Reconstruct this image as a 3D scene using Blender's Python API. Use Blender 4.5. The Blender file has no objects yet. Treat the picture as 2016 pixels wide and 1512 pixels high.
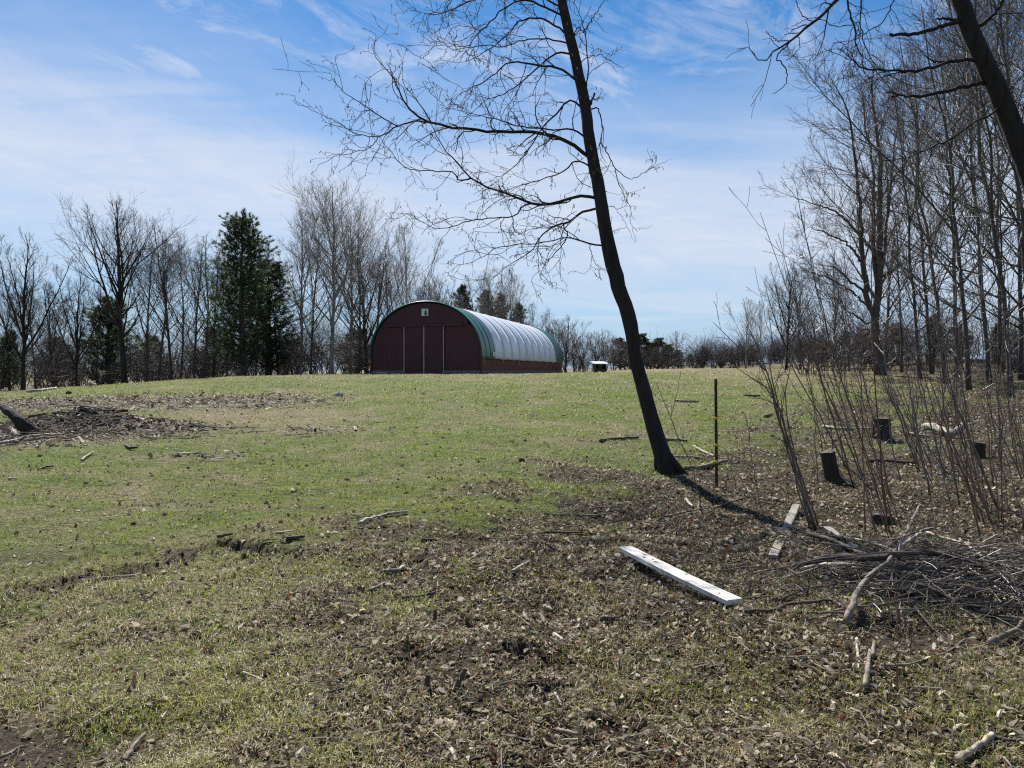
import bpy, math
import numpy as np

S = bpy.context.scene
COL = S.collection
rad = math.radians

# ------------------------------------------------------------------ camera
EYE = 1.6
FPX = 1523.0                     # focal length in pixels of the 2016 px wide photograph
PITCH = math.atan(26 / FPX)
cam_d = bpy.data.cameras.new('camera')
cam_d.sensor_width = 36.0
cam_d.lens = 36.0 * FPX / 2016.0
cam_d.clip_start = 0.05
cam_d.clip_end = 6000
cam = bpy.data.objects.new('camera', cam_d)
cam.location = (0, 0, EYE)
cam.rotation_euler = (rad(90) - PITCH, 0, 0)
COL.objects.link(cam)
S.camera = cam

# ------------------------------------------------------------------ sky and sun
SUN_AZ, SUN_EL = rad(-20), rad(47)      # azimuth from +Y, positive to the right
world = bpy.data.worlds.new('World')
S.world = world
world.use_nodes = True
wt = world.node_tree
for n in list(wt.nodes):
    wt.nodes.remove(n)


def N(t, typ, **kw):
    n = t.nodes.new(typ)
    for k, v in kw.items():
        setattr(n, k, v)
    return n


def mathn(t, op, a, b=None, clamp=False):
    n = t.nodes.new('ShaderNodeMath')
    n.operation = op
    n.use_clamp = clamp
    for i, v in enumerate((a, b)):
        if v is None:
            continue
        if isinstance(v, (int, float)):
            n.inputs[i].default_value = v
        else:
            t.links.new(v, n.inputs[i])
    return n.outputs[0]


def ramp(t, fac, stops, interp='LINEAR'):
    n = t.nodes.new('ShaderNodeValToRGB')
    n.color_ramp.interpolation = interp
    el = n.color_ramp.elements
    while len(el) < len(stops):
        el.new(0.5)
    for e, (p, c) in zip(el, stops):
        e.position = p
        e.color = (c, c, c, 1) if isinstance(c, (int, float)) else (*c, 1)
    t.links.new(fac, n.inputs[0])
    return n.outputs[0]


def mixc(t, fac, a, b, blend='MIX'):
    n = t.nodes.new('ShaderNodeMix')
    n.data_type = 'RGBA'
    n.blend_type = blend
    for sock, v in ((n.inputs[0], fac), (n.inputs[6], a), (n.inputs[7], b)):
        if isinstance(v, (int, float)):
            sock.default_value = v
        elif isinstance(v, tuple):
            sock.default_value = (*v, 1)
        else:
            t.links.new(v, sock)
    return n.outputs[2]


sky = N(wt, 'ShaderNodeTexSky', sky_type='NISHITA', sun_disc=False)
sky.sun_elevation = SUN_EL
sky.sun_rotation = SUN_AZ
sky.altitude = 300
sky.air_density = 1.0
sky.dust_density = 0.1
sky.ozone_density = 2.5
tc = N(wt, 'ShaderNodeTexCoord')
sp = N(wt, 'ShaderNodeSeparateXYZ')
wt.links.new(tc.outputs['Generated'], sp.inputs[0])
zc = mathn(wt, 'MAXIMUM', sp.outputs[2], 0.0)
den = mathn(wt, 'ADD', zc, 0.10)
cb = N(wt, 'ShaderNodeCombineXYZ')
wt.links.new(mathn(wt, 'DIVIDE', sp.outputs[0], den), cb.inputs[0])
wt.links.new(mathn(wt, 'DIVIDE', sp.outputs[1], den), cb.inputs[1])


def cloud_noise(scale, rot, stretch, detail, rough, dist, off=0.0):
    m = N(wt, 'ShaderNodeMapping')
    m.inputs['Rotation'].default_value = (0, 0, rad(rot))
    m.inputs['Scale'].default_value = stretch
    m.inputs['Location'].default_value = (off, off * 0.7, 0)
    wt.links.new(cb.outputs[0], m.inputs[0])
    n = N(wt, 'ShaderNodeTexNoise')
    n.inputs['Scale'].default_value = scale
    n.inputs['Detail'].default_value = detail
    n.inputs['Roughness'].default_value = rough
    n.inputs['Distortion'].default_value = dist
    wt.links.new(m.outputs[0], n.inputs['Vector'])
    return n.outputs[0]


soft = cloud_noise(0.9, 20, (1, 1.7, 1), 4, 0.5, 0.6)
wisp = cloud_noise(2.6, -66, (0.75, 2.2, 1), 9, 0.64, 1.0, 4.3)
def streak_noise(scale, tiltdeg, stretch, detail, rough, dist):
    m = N(wt, 'ShaderNodeMapping')
    m.inputs['Rotation'].default_value = (0, rad(tiltdeg), rad(12))
    m.inputs['Location'].default_value = (3.3, 1.2, .4)
    m2 = N(wt, 'ShaderNodeMapping')
    m2.inputs['Scale'].default_value = stretch
    wt.links.new(tc.outputs['Generated'], m.inputs[0])
    wt.links.new(m.outputs[0], m2.inputs[0])
    n = N(wt, 'ShaderNodeTexNoise')
    n.inputs['Scale'].default_value = scale
    n.inputs['Detail'].default_value = detail
    n.inputs['Roughness'].default_value = rough
    n.inputs['Distortion'].default_value = dist
    wt.links.new(m2.outputs[0], n.inputs['Vector'])
    return n.outputs[0]


wisp2 = streak_noise(4.2, -18, (1.5, 1.5, 4.6), 10, .68, 1.1)
patch = cloud_noise(1.1, 10, (1, 1, 1), 3, 0.5, 0.3, 7.7)
# a sheet of high thin cloud: dense between about 7 and 20 degrees up, tilted, open above and near the horizon
tilt = mathn(wt, 'ADD', sp.outputs[2], mathn(wt, 'MULTIPLY', sp.outputs[0], 0.05))
tilt = mathn(wt, 'ADD', tilt, mathn(wt, 'MULTIPLY', mathn(wt, 'SUBTRACT', soft, 0.5), 0.16))
sheet = ramp(wt, tilt, [(0.0, 0.26), (0.05, 0.24), (0.11, 0.66), (0.19, 0.92), (0.25, 0.80), (0.32, 0.36), (0.42, 0.08)], 'EASE')
sheet = mathn(wt, 'MULTIPLY', sheet, mathn(wt, 'MULTIPLY', ramp(wt, wisp, [(0.30, 0.82), (0.62, 1.0)]), ramp(wt, wisp2, [(0.30, 0.78), (0.60, 1.0)])))
streak = mathn(wt, 'MULTIPLY', ramp(wt, wisp2, [(0.40, 0.0), (0.70, 1.0)]), ramp(wt, patch, [(0.40, 0.0), (0.60, 1.0)]))
streak = mathn(wt, 'MULTIPLY', streak, ramp(wt, sp.outputs[2], [(0.10, 0.0), (0.25, 0.75)]))
cover = mathn(wt, 'MAXIMUM', sheet, streak, True)
hsv = N(wt, 'ShaderNodeHueSaturation')
hsv.inputs['Saturation'].default_value = 1.42
hsv.inputs['Value'].default_value = 1.05
wt.links.new(sky.outputs[0], hsv.inputs['Color'])
blue = mixc(wt, ramp(wt, sp.outputs[2], [(0.0, .85), (.10, .6), (.25, .12), (.4, 0.0)], 'EASE'), hsv.outputs[0], (2.6, 4.6, 7.4))
skyc = mixc(wt, cover, blue, (6.9, 7.35, 8.4))
bg = N(wt, 'ShaderNodeBackground')
bg.inputs[1].default_value = 0.058
wt.links.new(skyc, bg.inputs[0])
wo = N(wt, 'ShaderNodeOutputWorld')
wt.links.new(bg.outputs[0], wo.inputs[0])

sun_d = bpy.data.lights.new('sun', 'SUN')
sun_d.energy = 5.0
sun_d.angle = rad(0.53)
sun_d.color = (1.0, 0.955, 0.89)
sun = bpy.data.objects.new('sun', sun_d)
sun.rotation_euler = (rad(90) - SUN_EL, 0, math.pi - SUN_AZ)
sun.location = (0, 0, 40)
COL.objects.link(sun)

S.view_settings.view_transform = 'Standard'
S.view_settings.look = 'None'
S.view_settings.gamma = 1.0
S.view_settings.use_curve_mapping = False
S.view_settings.exposure = 0.88
S.render.engine = 'CYCLES'
S.cycles.use_denoising = False
S.cycles.max_bounces = 6
S.cycles.diffuse_bounces = 3
S.cycles.glossy_bounces = 2
S.cycles.transmission_bounces = 3
S.cycles.sample_clamp_indirect = 4.0
S.cycles.pixel_filter_type = 'BLACKMAN_HARRIS'
S.cycles.filter_width = 1.2

# ------------------------------------------------------------------ noise and terrain height
_r = np.random.default_rng(7)
PERM = _r.random((256, 256)).astype(np.float64)


def vnoise(x, y, s=0):
    x = np.asarray(x, float) + 17.3 * s
    y = np.asarray(y, float) - 9.1 * s
    xi = np.floor(x).astype(int)
    yi = np.floor(y).astype(int)
    fx = x - xi
    fy = y - yi
    fx = fx * fx * (3 - 2 * fx)
    fy = fy * fy * (3 - 2 * fy)
    a = PERM[xi & 255, yi & 255]
    b = PERM[(xi + 1) & 255, yi & 255]
    c = PERM[xi & 255, (yi + 1) & 255]
    d = PERM[(xi + 1) & 255, (yi + 1) & 255]
    return (a * (1 - fx) + b * fx) * (1 - fy) + (c * (1 - fx) + d * fx) * fy


def fbm(x, y, s=0, o=4):
    v = 0
    a = 0.5
    for i in range(o):
        v = v + a * vnoise(x * 2 ** i, y * 2 ** i, s + i * 3)
        a *= 0.5
    return v / (1 - 0.5 ** o)


def sst(t):
    t = np.clip(t, 0, 1)
    return t * t * (3 - 2 * t)


def ray(px, py):
    u = (px - 1008) / FPX
    v = (756 - py) / FPX
    c, s = math.cos(PITCH), math.sin(PITCH)
    return np.array([u, c + v * s, -s + v * c])


def W(px, py, d):
    r = ray(px, py)
    return np.array([0, 0, EYE]) + r * (d / r[1])


def plane(px, py):
    r = ray(px, py)
    return (np.array([0, 0, EYE]) + r * (-EYE / r[2]))[:2]


RUT = np.array([plane(-60, 1172), plane(60, 1160), plane(150, 1142), plane(260, 1126), plane(340, 1112), plane(370, 1084), plane(440, 1082), plane(520, 1094), plane(610, 1094)])


def polydist(x, y, P):
    best = np.full(np.shape(x), 1e9)
    for a, b in zip(P[:-1], P[1:]):
        d = b - a
        t = np.clip(((x - a[0]) * d[0] + (y - a[1]) * d[1]) / (d @ d), 0, 1)
        best = np.minimum(best, np.hypot(x - a[0] - t * d[0], y - a[1] - t * d[1]))
    return best


HOLES = [(*plane(1022, 1292), .07, .06), (*plane(1080, 1365), .10, .06), (*plane(1215, 1440), .10, .05), (*plane(800, 1285), .045, .04), (*plane(1800, 1260), .25, .05)]
MOUND = (-9.9, 17.4)


def H(x, y):
    x = np.asarray(x, float)
    y = np.asarray(y, float)
    R = 1.32 + 0.2 * sst(x / 15) - 1.35 * sst((-x - 12) / 24)
    z = R * sst((y - 6) / 40)
    z = z + 0.32 * sst((y - 45) / 35) * sst((x - 8) / 12)
    z = z + 0.9 * sst((y - 44) / 14) * sst((x - 22) / 14)
    far = sst((90 - np.hypot(x, y)) / 40)
    z = z + far * ((fbm(x * .45, y * .45, 1, 3) - .5) * .18 + (fbm(x * 1.3, y * 1.3, 2, 3) - .5) * .09)
    nr = sst((24 - np.hypot(x, y)) / 18)
    z = z + nr * ((fbm(x * 2.6, y * 2.6, 5, 4) - .5) * .085)
    d = polydist(x, y, RUT)
    n = fbm(x * 6, y * 6, 9, 3)
    z = z - 0.10 * np.exp(-(d / .065) ** 2) * np.clip(.35 + n, 0, 1) + .045 * np.exp(-((d - .15) / .07) ** 2) * n
    for hx, hy, r, dp in HOLES:
        q = np.hypot(x - hx, (y - hy)) / r
        z = z - dp * np.exp(-q ** 2) + dp * .6 * np.exp(-((q - 1.6) / .5) ** 2) * fbm(x * 8, y * 8, 3, 2)
    mx, my = x - MOUND[0], y - MOUND[1]
    m = np.exp(-(mx / 2.0) ** 2 - (my / .75) ** 2) * .42 * np.exp(-np.maximum(mx - 1.2, 0) * .8) + np.exp(-((mx - 2.0) / .9) ** 2 - ((my - .3) / .5) ** 2) * .12
    z = z + m * (.35 + 1.3 * fbm(x * 1.9, y * 1.9, 21, 4)) * .85
    return z


def G(px, py, dz=0.0):
    """the point of the ground seen at a photograph pixel"""
    r = ray(px, py)
    o = np.array([0, 0, EYE])
    t = np.concatenate([np.arange(1, 30, .02), np.arange(30, 140, .1)])
    p = o[None] + t[:, None] * r[None]
    below = p[:, 2] < H(p[:, 0], p[:, 1])
    i = int(np.argmax(below)) if below.any() else len(t) - 1
    q = p[i].copy()
    q[2] = H(q[0], q[1]) + dz
    return q


def at_depth(px, d):
    """ground point under a photograph column at a distance"""
    x = (px - 1008) / FPX * d
    return np.array([x, d, float(H(x, d))])


# ------------------------------------------------------------------ mesh helpers
def new_mesh(name, V, faces, mat=None, smooth=False, attrs=None):
    me = bpy.data.meshes.new(name)
    V = np.ascontiguousarray(V, np.float32)
    faces = [np.ascontiguousarray(f, np.int32) for f in faces if len(f)]
    me.vertices.add(len(V))
    me.vertices.foreach_set('co', V.ravel())
    nl = sum(f.size for f in faces)
    npoly = sum(len(f) for f in faces)
    me.loops.add(nl)
    me.polygons.add(npoly)
    me.loops.foreach_set('vertex_index', np.concatenate([f.ravel() for f in faces]))
    starts = []
    o = 0
    for f in faces:
        starts.append(o + np.arange(len(f)) * f.shape[1])
        o += f.size
    me.polygons.foreach_set('loop_start', np.concatenate(starts).astype(np.int32))
    me.polygons.foreach_set('use_smooth', np.full(npoly, smooth))
    me.update(calc_edges=True)
    for k, v in (attrs or {}).items():
        v = np.ascontiguousarray(v, np.float32)
        if v.ndim == 1:
            me.attributes.new(k, 'FLOAT', 'POINT').data.foreach_set('value', v)
        else:
            c = np.ones((len(v), 4), np.float32)
            c[:, :3] = v
            me.attributes.new(k, 'FLOAT_COLOR', 'POINT').data.foreach_set('color', c.ravel())
    if mat:
        me.materials.append(mat)
    return me


def link(name, me, parent=None, loc=None):
    o = bpy.data.objects.new(name, me)
    COL.objects.link(o)
    if parent is not None:
        o.parent = parent
    if loc is not None:
        o.location = loc
    return o


def tag(o, label, cat=None, group=None, kind=None):
    o['label'] = label
    if cat:
        o['category'] = cat
    if group:
        o['group'] = group
    if kind:
        o['kind'] = kind
    return o


def empty(name, loc, label, cat, group=None, rz=0.0):
    o = link(name, None, None, loc)
    o.rotation_euler = (0, 0, rz)
    o.empty_display_size = 0.2
    return tag(o, label, cat, group)


class MB:
    """collects pieces of one mesh"""

    def __init__(s):
        s.V, s.F, s.n, s.A = [], {}, 0, []

    def add(s, V, F):
        V = np.asarray(V, float).reshape(-1, 3)
        F = np.asarray(F, int)
        s.V.append(V)
        s.F.setdefault(F.shape[1], []).append(F + s.n)
        s.n += len(V)

    def box(s, c, size, rot=None):
        c = np.asarray(c, float)
        h = np.asarray(size, float) / 2
        v = np.array([[i, j, k] for i in (-1, 1) for j in (-1, 1) for k in (-1, 1)]) * h
        if rot is not None:
            v = v @ np.asarray(rot).T
        s.add(v + c, [[0, 1, 3, 2], [4, 6, 7, 5], [0, 4, 5, 1], [2, 3, 7, 6], [0, 2, 6, 4], [1, 5, 7, 3]])

    def tubes(s, P, R, sides=6, cap=True, rough=0.0, rng=None):
        V, F, Fc = tubes(P, R, sides, cap, rough, rng)
        n0 = s.n
        s.add(V, F)
        if Fc is not None:
            s.F.setdefault(sides, []).append(Fc + n0)

    def mesh(s, name, mat, smooth=False):
        return new_mesh(name, np.concatenate(s.V), [np.concatenate(f) for f in s.F.values()], mat, smooth)

    def build(s, name, mat, parent=None, loc=None, smooth=False):
        return link(name, s.mesh(name, mat, smooth), parent, loc)


def nrm(v):
    return v / np.maximum(np.linalg.norm(v, axis=-1, keepdims=True), 1e-9)


def tubes(P, R, sides=6, cap=True, rough=0.0, rng=None):
    P = np.asarray(P, float)
    if P.ndim == 2:
        P = P[None]
        R = np.asarray(R, float)[None]
    n, K, _ = P.shape
    T = np.empty_like(P)
    T[:, 1:-1] = P[:, 2:] - P[:, :-2]
    T[:, 0] = P[:, 1] - P[:, 0]
    T[:, -1] = P[:, -1] - P[:, -2]
    T = nrm(T)
    m = nrm(P[:, -1] - P[:, 0])
    ref = np.where(np.abs(m[:, 2:3]) > .7, np.array([[1., 0.2, 0]]), np.array([[0, 0.1, 1.]]))
    U = nrm(np.cross(T, ref[:, None, :]))
    B = np.cross(T, U)
    a = np.arange(sides) * 2 * np.pi / sides
    ca, sa = np.cos(a), np.sin(a)
    rr = R[:, :, None] * np.ones(sides)
    if rough and rng is not None:
        ph = rng.random((n, 1, 6)) * 6.28
        am = a[None, None, :]
        kk = np.arange(K)[None, :, None]
        w = sum(np.sin(am * (2 + i) + ph[:, :, i:i + 1] + kk * (.25 + .1 * i)) for i in range(4)) / 4
        rr = rr * (1 + rough * w + rough * .7 * (rng.random((n, K, sides)) - .5))
    V = P[:, :, None, :] + rr[..., None] * (U[:, :, None, :] * ca[:, None] + B[:, :, None, :] * sa[:, None])
    idx = np.arange(n * K * sides).reshape(n, K, sides)
    i0 = idx[:, :-1, :]
    i1 = idx[:, 1:, :]
    F = np.stack([i0, np.roll(i0, -1, 2), np.roll(i1, -1, 2), i1], -1).reshape(-1, 4)
    Fc = None
    if cap:
        Fc = np.concatenate([idx[:, 0, ::-1], idx[:, -1, :]])
    return V.reshape(-1, 3), F, Fc


def resample(P, R, K, wob=0.0, rng=None):
    """Catmull-Rom through traced points"""
    P = np.asarray(P, float)
    R = np.asarray(R, float)
    Q = np.vstack([2 * P[0] - P[1], P, 2 * P[-1] - P[-2]])
    L = np.concatenate([[0], np.cumsum(np.linalg.norm(np.diff(P, axis=0), axis=1))])
    t = np.linspace(0, L[-1], K)
    out = np.empty((K, 3))
    for k, s in enumerate(t):
        i = min(int(np.searchsorted(L, s, 'right')) - 1, len(P) - 2)
        f = (s - L[i]) / max(L[i + 1] - L[i], 1e-9)
        a, b, c, d = Q[i], Q[i + 1], Q[i + 2], Q[i + 3]
        out[k] = .5 * (2 * b + (c - a) * f + (2 * a - 5 * b + 4 * c - d) * f * f + (3 * b - a - 3 * c + d) * f ** 3)
    if wob and rng is not None:
        w = rng.normal(size=(K, 3)) * wob
        w[0] = 0
        out += w
    return out, np.interp(t, L, R)


def spawn(rng, P, R, n, t0, t1, ang, angj, length, K, rrat, rtip, up=0.0, wander=0.15, tpow=1.0, side=None, lenpow=None):
    """n children on each parent path; all at once"""
    Np, Kp, _ = P.shape
    n = np.broadcast_to(np.asarray(n), (Np,)).astype(int)
    par = np.repeat(np.arange(Np), n)
    M = len(par)
    if M == 0:
        return np.zeros((0, K, 3)), np.zeros((0, K)), np.zeros(0)
    k = np.arange(M) - np.repeat(np.cumsum(n) - n, n)
    t = t0 + (t1 - t0) * ((k + rng.random(M)) / n[par]) ** tpow
    f = np.clip(t, 0, .9999) * (Kp - 1)
    i = f.astype(int)
    a = (f - i)[:, None]
    p = P[par, i] * (1 - a) + P[par, i + 1] * a
    tan = nrm(P[par, i + 1] - P[par, i])
    rp = R[par, i] * (1 - a[:, 0]) + R[par, i + 1] * a[:, 0]
    plen = np.linalg.norm(np.diff(P, axis=1), axis=2).sum(1)[par]
    ref = np.where(np.abs(tan[:, 2:3]) > .8, np.array([[1., 0, 0]]), np.array([[0, 0, 1.]]))
    u = nrm(np.cross(tan, ref))
    v = np.cross(tan, u)
    ph = k * 2.39996 + rng.random(M) * 1.3 + rng.random(Np)[par] * 6.28
    an = rad(ang) + rad(angj) * rng.normal(size=M)
    d = tan * np.cos(an)[:, None] + (u * np.cos(ph)[:, None] + v * np.sin(ph)[:, None]) * np.sin(an)[:, None]
    if side is not None:
        d = nrm(d + np.asarray(side))
    L = length(t, plen, rng.random(M)) if callable(length) else np.full(M, length)
    out = np.empty((M, K, 3))
    out[:, 0] = p
    st = L / (K - 1)
    for q in range(1, K):
        d = nrm(d + np.array([0, 0, up]) / (K - 1) + rng.normal(size=(M, 3)) * wander)
        out[:, q] = out[:, q - 1] + d * st[:, None]
    r0 = np.maximum(rp * rrat, rtip)
    s = np.linspace(0, 1, K)
    Rr = r0[:, None] * (1 - s) + rtip * s
    return out, Rr, t


# ------------------------------------------------------------------ materials
def material(name):
    m = bpy.data.materials.new(name)
    m.use_nodes = True
    t = m.node_tree
    return m, t, t.nodes['Principled BSDF']


def noise_tex(t, scale, detail=5, rough=.55, stretch=None, coord='Object', dist=0.0):
    c = N(t, 'ShaderNodeTexCoord')
    n = N(t, 'ShaderNodeTexNoise')
    n.inputs['Scale'].default_value = scale
    n.inputs['Detail'].default_value = detail
    n.inputs['Roughness'].default_value = rough
    n.inputs['Distortion'].default_value = dist
    src = c.outputs[coord]
    if stretch:
        mp = N(t, 'ShaderNodeMapping')
        mp.inputs['Scale'].default_value = stretch
        t.links.new(src, mp.inputs[0])
        src = mp.outputs[0]
    t.links.new(src, n.inputs['Vector'])
    return n.outputs[0]


def bump(t, b, h, strength=.5, dist=.02):
    n = N(t, 'ShaderNodeBump')
    n.inputs['Strength'].default_value = strength
    n.inputs['Distance'].default_value = dist
    t.links.new(h, n.inputs['Height'])
    t.links.new(n.outputs[0], b.inputs['Normal'])


def simple(name, c0, c1, scale=4.0, rough=.8, stretch=None, bstr=.0, bdist=.01, spec=.3, metal=0.0, detail=5, lo=.3, hi=.7):
    m, t, b = material(name)
    h = noise_tex(t, scale, detail, .6, stretch)
    t.links.new(ramp(t, h, [(lo, c0), (hi, c1)]), b.inputs['Base Color'])
    b.inputs['Roughness'].default_value = rough
    b.inputs['Specular IOR Level'].default_value = spec
    b.inputs['Metallic'].default_value = metal
    if bstr:
        bump(t, b, h, bstr, bdist)
    return m


def bark(name, c0, c1, scale=9, stretch=(1, 1, .22), bstr=.9, bdist=.02):
    m, t, b = material(name)
    h = noise_tex(t, scale, 7, .65, stretch, dist=.6)
    h2 = noise_tex(t, 1.7, 3)
    c = ramp(t, h, [(.32, c0), (.68, c1)])
    t.links.new(mixc(t, mathn(t, 'MULTIPLY', h2, .35), c, tuple(min(1, x * 1.7) for x in c1)), b.inputs['Base Color'])
    b.inputs['Roughness'].default_value = .85
    b.inputs['Specular IOR Level'].default_value = .25
    bump(t, b, h, bstr, bdist)
    return m


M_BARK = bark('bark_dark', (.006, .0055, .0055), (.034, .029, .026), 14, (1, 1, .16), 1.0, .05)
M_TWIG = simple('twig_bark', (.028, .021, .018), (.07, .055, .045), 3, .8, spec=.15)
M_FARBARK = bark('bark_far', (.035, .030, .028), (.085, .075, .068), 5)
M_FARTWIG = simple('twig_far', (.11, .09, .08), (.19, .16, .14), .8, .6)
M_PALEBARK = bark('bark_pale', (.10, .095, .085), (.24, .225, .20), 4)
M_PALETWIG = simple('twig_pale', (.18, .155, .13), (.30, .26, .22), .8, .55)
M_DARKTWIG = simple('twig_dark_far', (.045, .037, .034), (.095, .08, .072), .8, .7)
M_SAPLING = simple('sapling_bark', (.05, .038, .03), (.15, .12, .095), 9, .45, spec=.55)
M_REDSTEM = simple('reddish_stem_bark', (.08, .035, .025), (.17, .08, .055), 9, .45, spec=.5)
M_CATKIN = simple('catkin', (.22, .17, .10), (.36, .30, .2), 30, .7)
M_DEADWOOD = simple('weathered_wood', (.07, .055, .042), (.27, .225, .18), 24, .85, (1, 1, 1), .9, .008, lo=.36, hi=.64)
M_DARKWOOD = simple('damp_dark_wood', (.03, .023, .018), (.10, .078, .06), 12, .8, None, .8, .01)
M_PALEWOOD = simple('bleached_wood', (.13, .105, .08), (.44, .385, .31), 22, .8, None, .8, .008, lo=.38, hi=.6)


def leafy(name, attr, trans=.4, rough=.6, spec=.3):
    m, t, b = material(name)
    a = N(t, 'ShaderNodeAttribute')
    a.attribute_name = attr
    t.links.new(a.outputs['Color'], b.inputs['Base Color'])
    b.inputs['Roughness'].default_value = rough
    b.inputs['Specular IOR Level'].default_value = spec
    tr = N(t, 'ShaderNodeBsdfTranslucent')
    t.links.new(a.outputs['Color'], tr.inputs[0])
    mx = N(t, 'ShaderNodeMixShader')
    mx.inputs[0].default_value = trans
    t.links.new(b.outputs[0], mx.inputs[1])
    t.links.new(tr.outputs[0], mx.inputs[2])
    t.links.new(mx.outputs[0], t.nodes['Material Output'].inputs[0])
    return m


M_GRASS = leafy('grass_blade', 'tint', .5, .45, .4)
M_LEAF = leafy('dead_leaf', 'tint', .28, .75, .12)
M_STRAW = leafy('straw', 'tint', .28, .7, .15)
M_NEEDLE = leafy('pine_needle', 'tint', .4, .5, .3)

# ------------------------------------------------------------------ ground
def blob(x, y, px, py, sx, sy):
    c = plane(px, py) if py > 900 else G(px, py)[:2]
    return np.exp(-((x - c[0]) / sx) ** 2 - ((y - c[1]) / sy) ** 2)


LIT_EDGE = np.array([plane(540, 1512), plane(640, 1330), plane(740, 1180), plane(850, 1060), plane(1000, 985), plane(1150, 930)])
LIT_EDGE = np.vstack([[LIT_EDGE[0][0] + .1, 0], LIT_EDGE, [2.0, 13.2], [4.4, 14.2], [6.2, 17.5], [8.6, 21], [13, 27], [16.5, 34], [19, 42], [26, 60]])
_ble = {}


def masks(x, y):
    """how much leaf litter, bare soil, dry straw and green there is at a ground point"""
    ex = np.interp(y, LIT_EDGE[:, 1], LIT_EDGE[:, 0])
    w = .8 + y * .13
    n1 = fbm(x * .8, y * .8, 31, 4) - .5
    n2 = fbm(x * 2.7, y * 2.7, 37, 4) - .5
    litter = sst(.40 + (x - ex) / w * .55 + n1 * 1.6 + n2 * 1.2)
    # grassier strip low on the right
    litter = litter * (1 - .5 * np.exp(-((y - 3.7) / .55) ** 2) * sst((x - .6) / .8))
    litter = litter * (1 - .35 * sst((6.5 - y) / 3.5) * np.clip(.6 + n1 * 2.5, 0, 1))
    left = np.exp(-((x + 10.6) / 2.6) ** 2 - ((y - 15.8) / 1.3) ** 2) + np.exp(-((x - MOUND[0] - .5) / 2.3) ** 2 - ((y - MOUND[1]) / 1.0) ** 2)
    strip = np.exp(-((y - 24.5 - .12 * (x + 12)) / 2.6) ** 2) * sst((-x - 4) / 5)
    dl = (blob(x, y, 400, 910, 1.2, .5) + .8 * blob(x, y, 640, 850, .9, .7) + .7 * blob(x, y, 300, 1000, .5, .3)) * (.6 + n2)
    debris = np.clip(left * 1.25 + strip * (1.0 + n1) + dl, 0, 1)
    debris = np.clip(debris + .9 * sst((-(x + 24) - (y - 50) * -.0) / 12) * sst((y - 40) / 10) * .5, 0, 1)
    dirt = np.exp(-(polydist(x, y, RUT) / .13) ** 4) * np.clip(.95 + 1.2 * n2, 0, 1)
    for hx, hy, r, dp in HOLES:
        dirt = np.maximum(dirt, np.exp(-(np.hypot(x - hx, y - hy) / (r * 1.9)) ** 2))
    c0 = plane(30, 1490)
    dirt = np.maximum(dirt, .95 * sst(1.4 - np.hypot((x - c0[0]) / .62, (y - c0[1]) / .35) + n2))
    dirt = np.maximum(dirt, .6 * blob(x, y, 40, 1095, .5, .35))
    dirt = np.maximum(dirt, .75 * blob(x, y, 900, 1300, .7, .4) * (.7 + n2))
    dirt = np.maximum(dirt, np.exp(-((x - MOUND[0] - .2) / 1.7) ** 2 - ((y - MOUND[1]) / .7) ** 2))
    dry = np.clip(.20 + n1 * 1.5 + n2 * 1.0, 0, 1)
    dry = np.maximum(dry, 1.0 * np.exp(-((x + 6.6) / 3.2) ** 4 - ((y - 20.0) / 3.4) ** 4) * np.clip(.85 + n2 * 1.5, 0, 1))
    dry = np.maximum(dry, .95 * sst((y - 33 + .25 * x) / 6) * sst((-x + 3) / 5) * np.clip(.6 + n1 * 2.5, 0, 1))
    dry = np.maximum(dry, .8 * np.exp(-((y - 47 - .1 * x) / 5) ** 2) * (.55 + n1) * 1.3)
    dry = np.maximum(dry, .85 * sst((x - 6) / 6) * sst((y - 22) / 14))
    dry = np.maximum(dry, .8 * np.exp(-(y / 6.8) ** 4) * (1 + 1.6 * n1 + n2))
    dry = np.clip(dry, 0, 1)
    return litter, debris, np.clip(dirt, 0, 1), dry


th_f = np.linspace(-rad(44), rad(44), 300)
th_b = np.linspace(rad(44), 2 * math.pi - rad(44), 90)[1:-1]
th = np.concatenate([th_f, th_b])
rr = np.concatenate([[.4, .9], 1.4 * (1.016 ** np.arange(0, 272))])
rr = np.concatenate([rr, rr[-1] * 1.06 ** np.arange(1, 56)])
TX, TY = np.meshgrid(rr, th, indexing='ij')
gx, gy = TX * np.sin(TY), TX * np.cos(TY)
gz = H(gx, gy)
nr_, nt_ = gx.shape
V = np.stack([gx, gy, gz], -1).reshape(-1, 3)
V = np.vstack([V, [[0, 0, float(H(0, 0))]]])
idx = np.arange(nr_ * nt_).reshape(nr_, nt_)
q = np.stack([idx[:-1], np.roll(idx, -1, 1)[:-1], np.roll(idx, -1, 1)[1:], idx[1:]], -1).reshape(-1, 4)[:, ::-1]
hub = np.stack([np.full(nt_, len(V) - 1), np.roll(idx[0], -1), idx[0]], -1)[:, ::-1]
li, de, di, dr = masks(V[:, 0], V[:, 1])
m, t, b = material('field_ground')


def attr(t, n):
    a = N(t, 'ShaderNodeAttribute')
    a.attribute_name = n
    return a.outputs['Fac']


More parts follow.
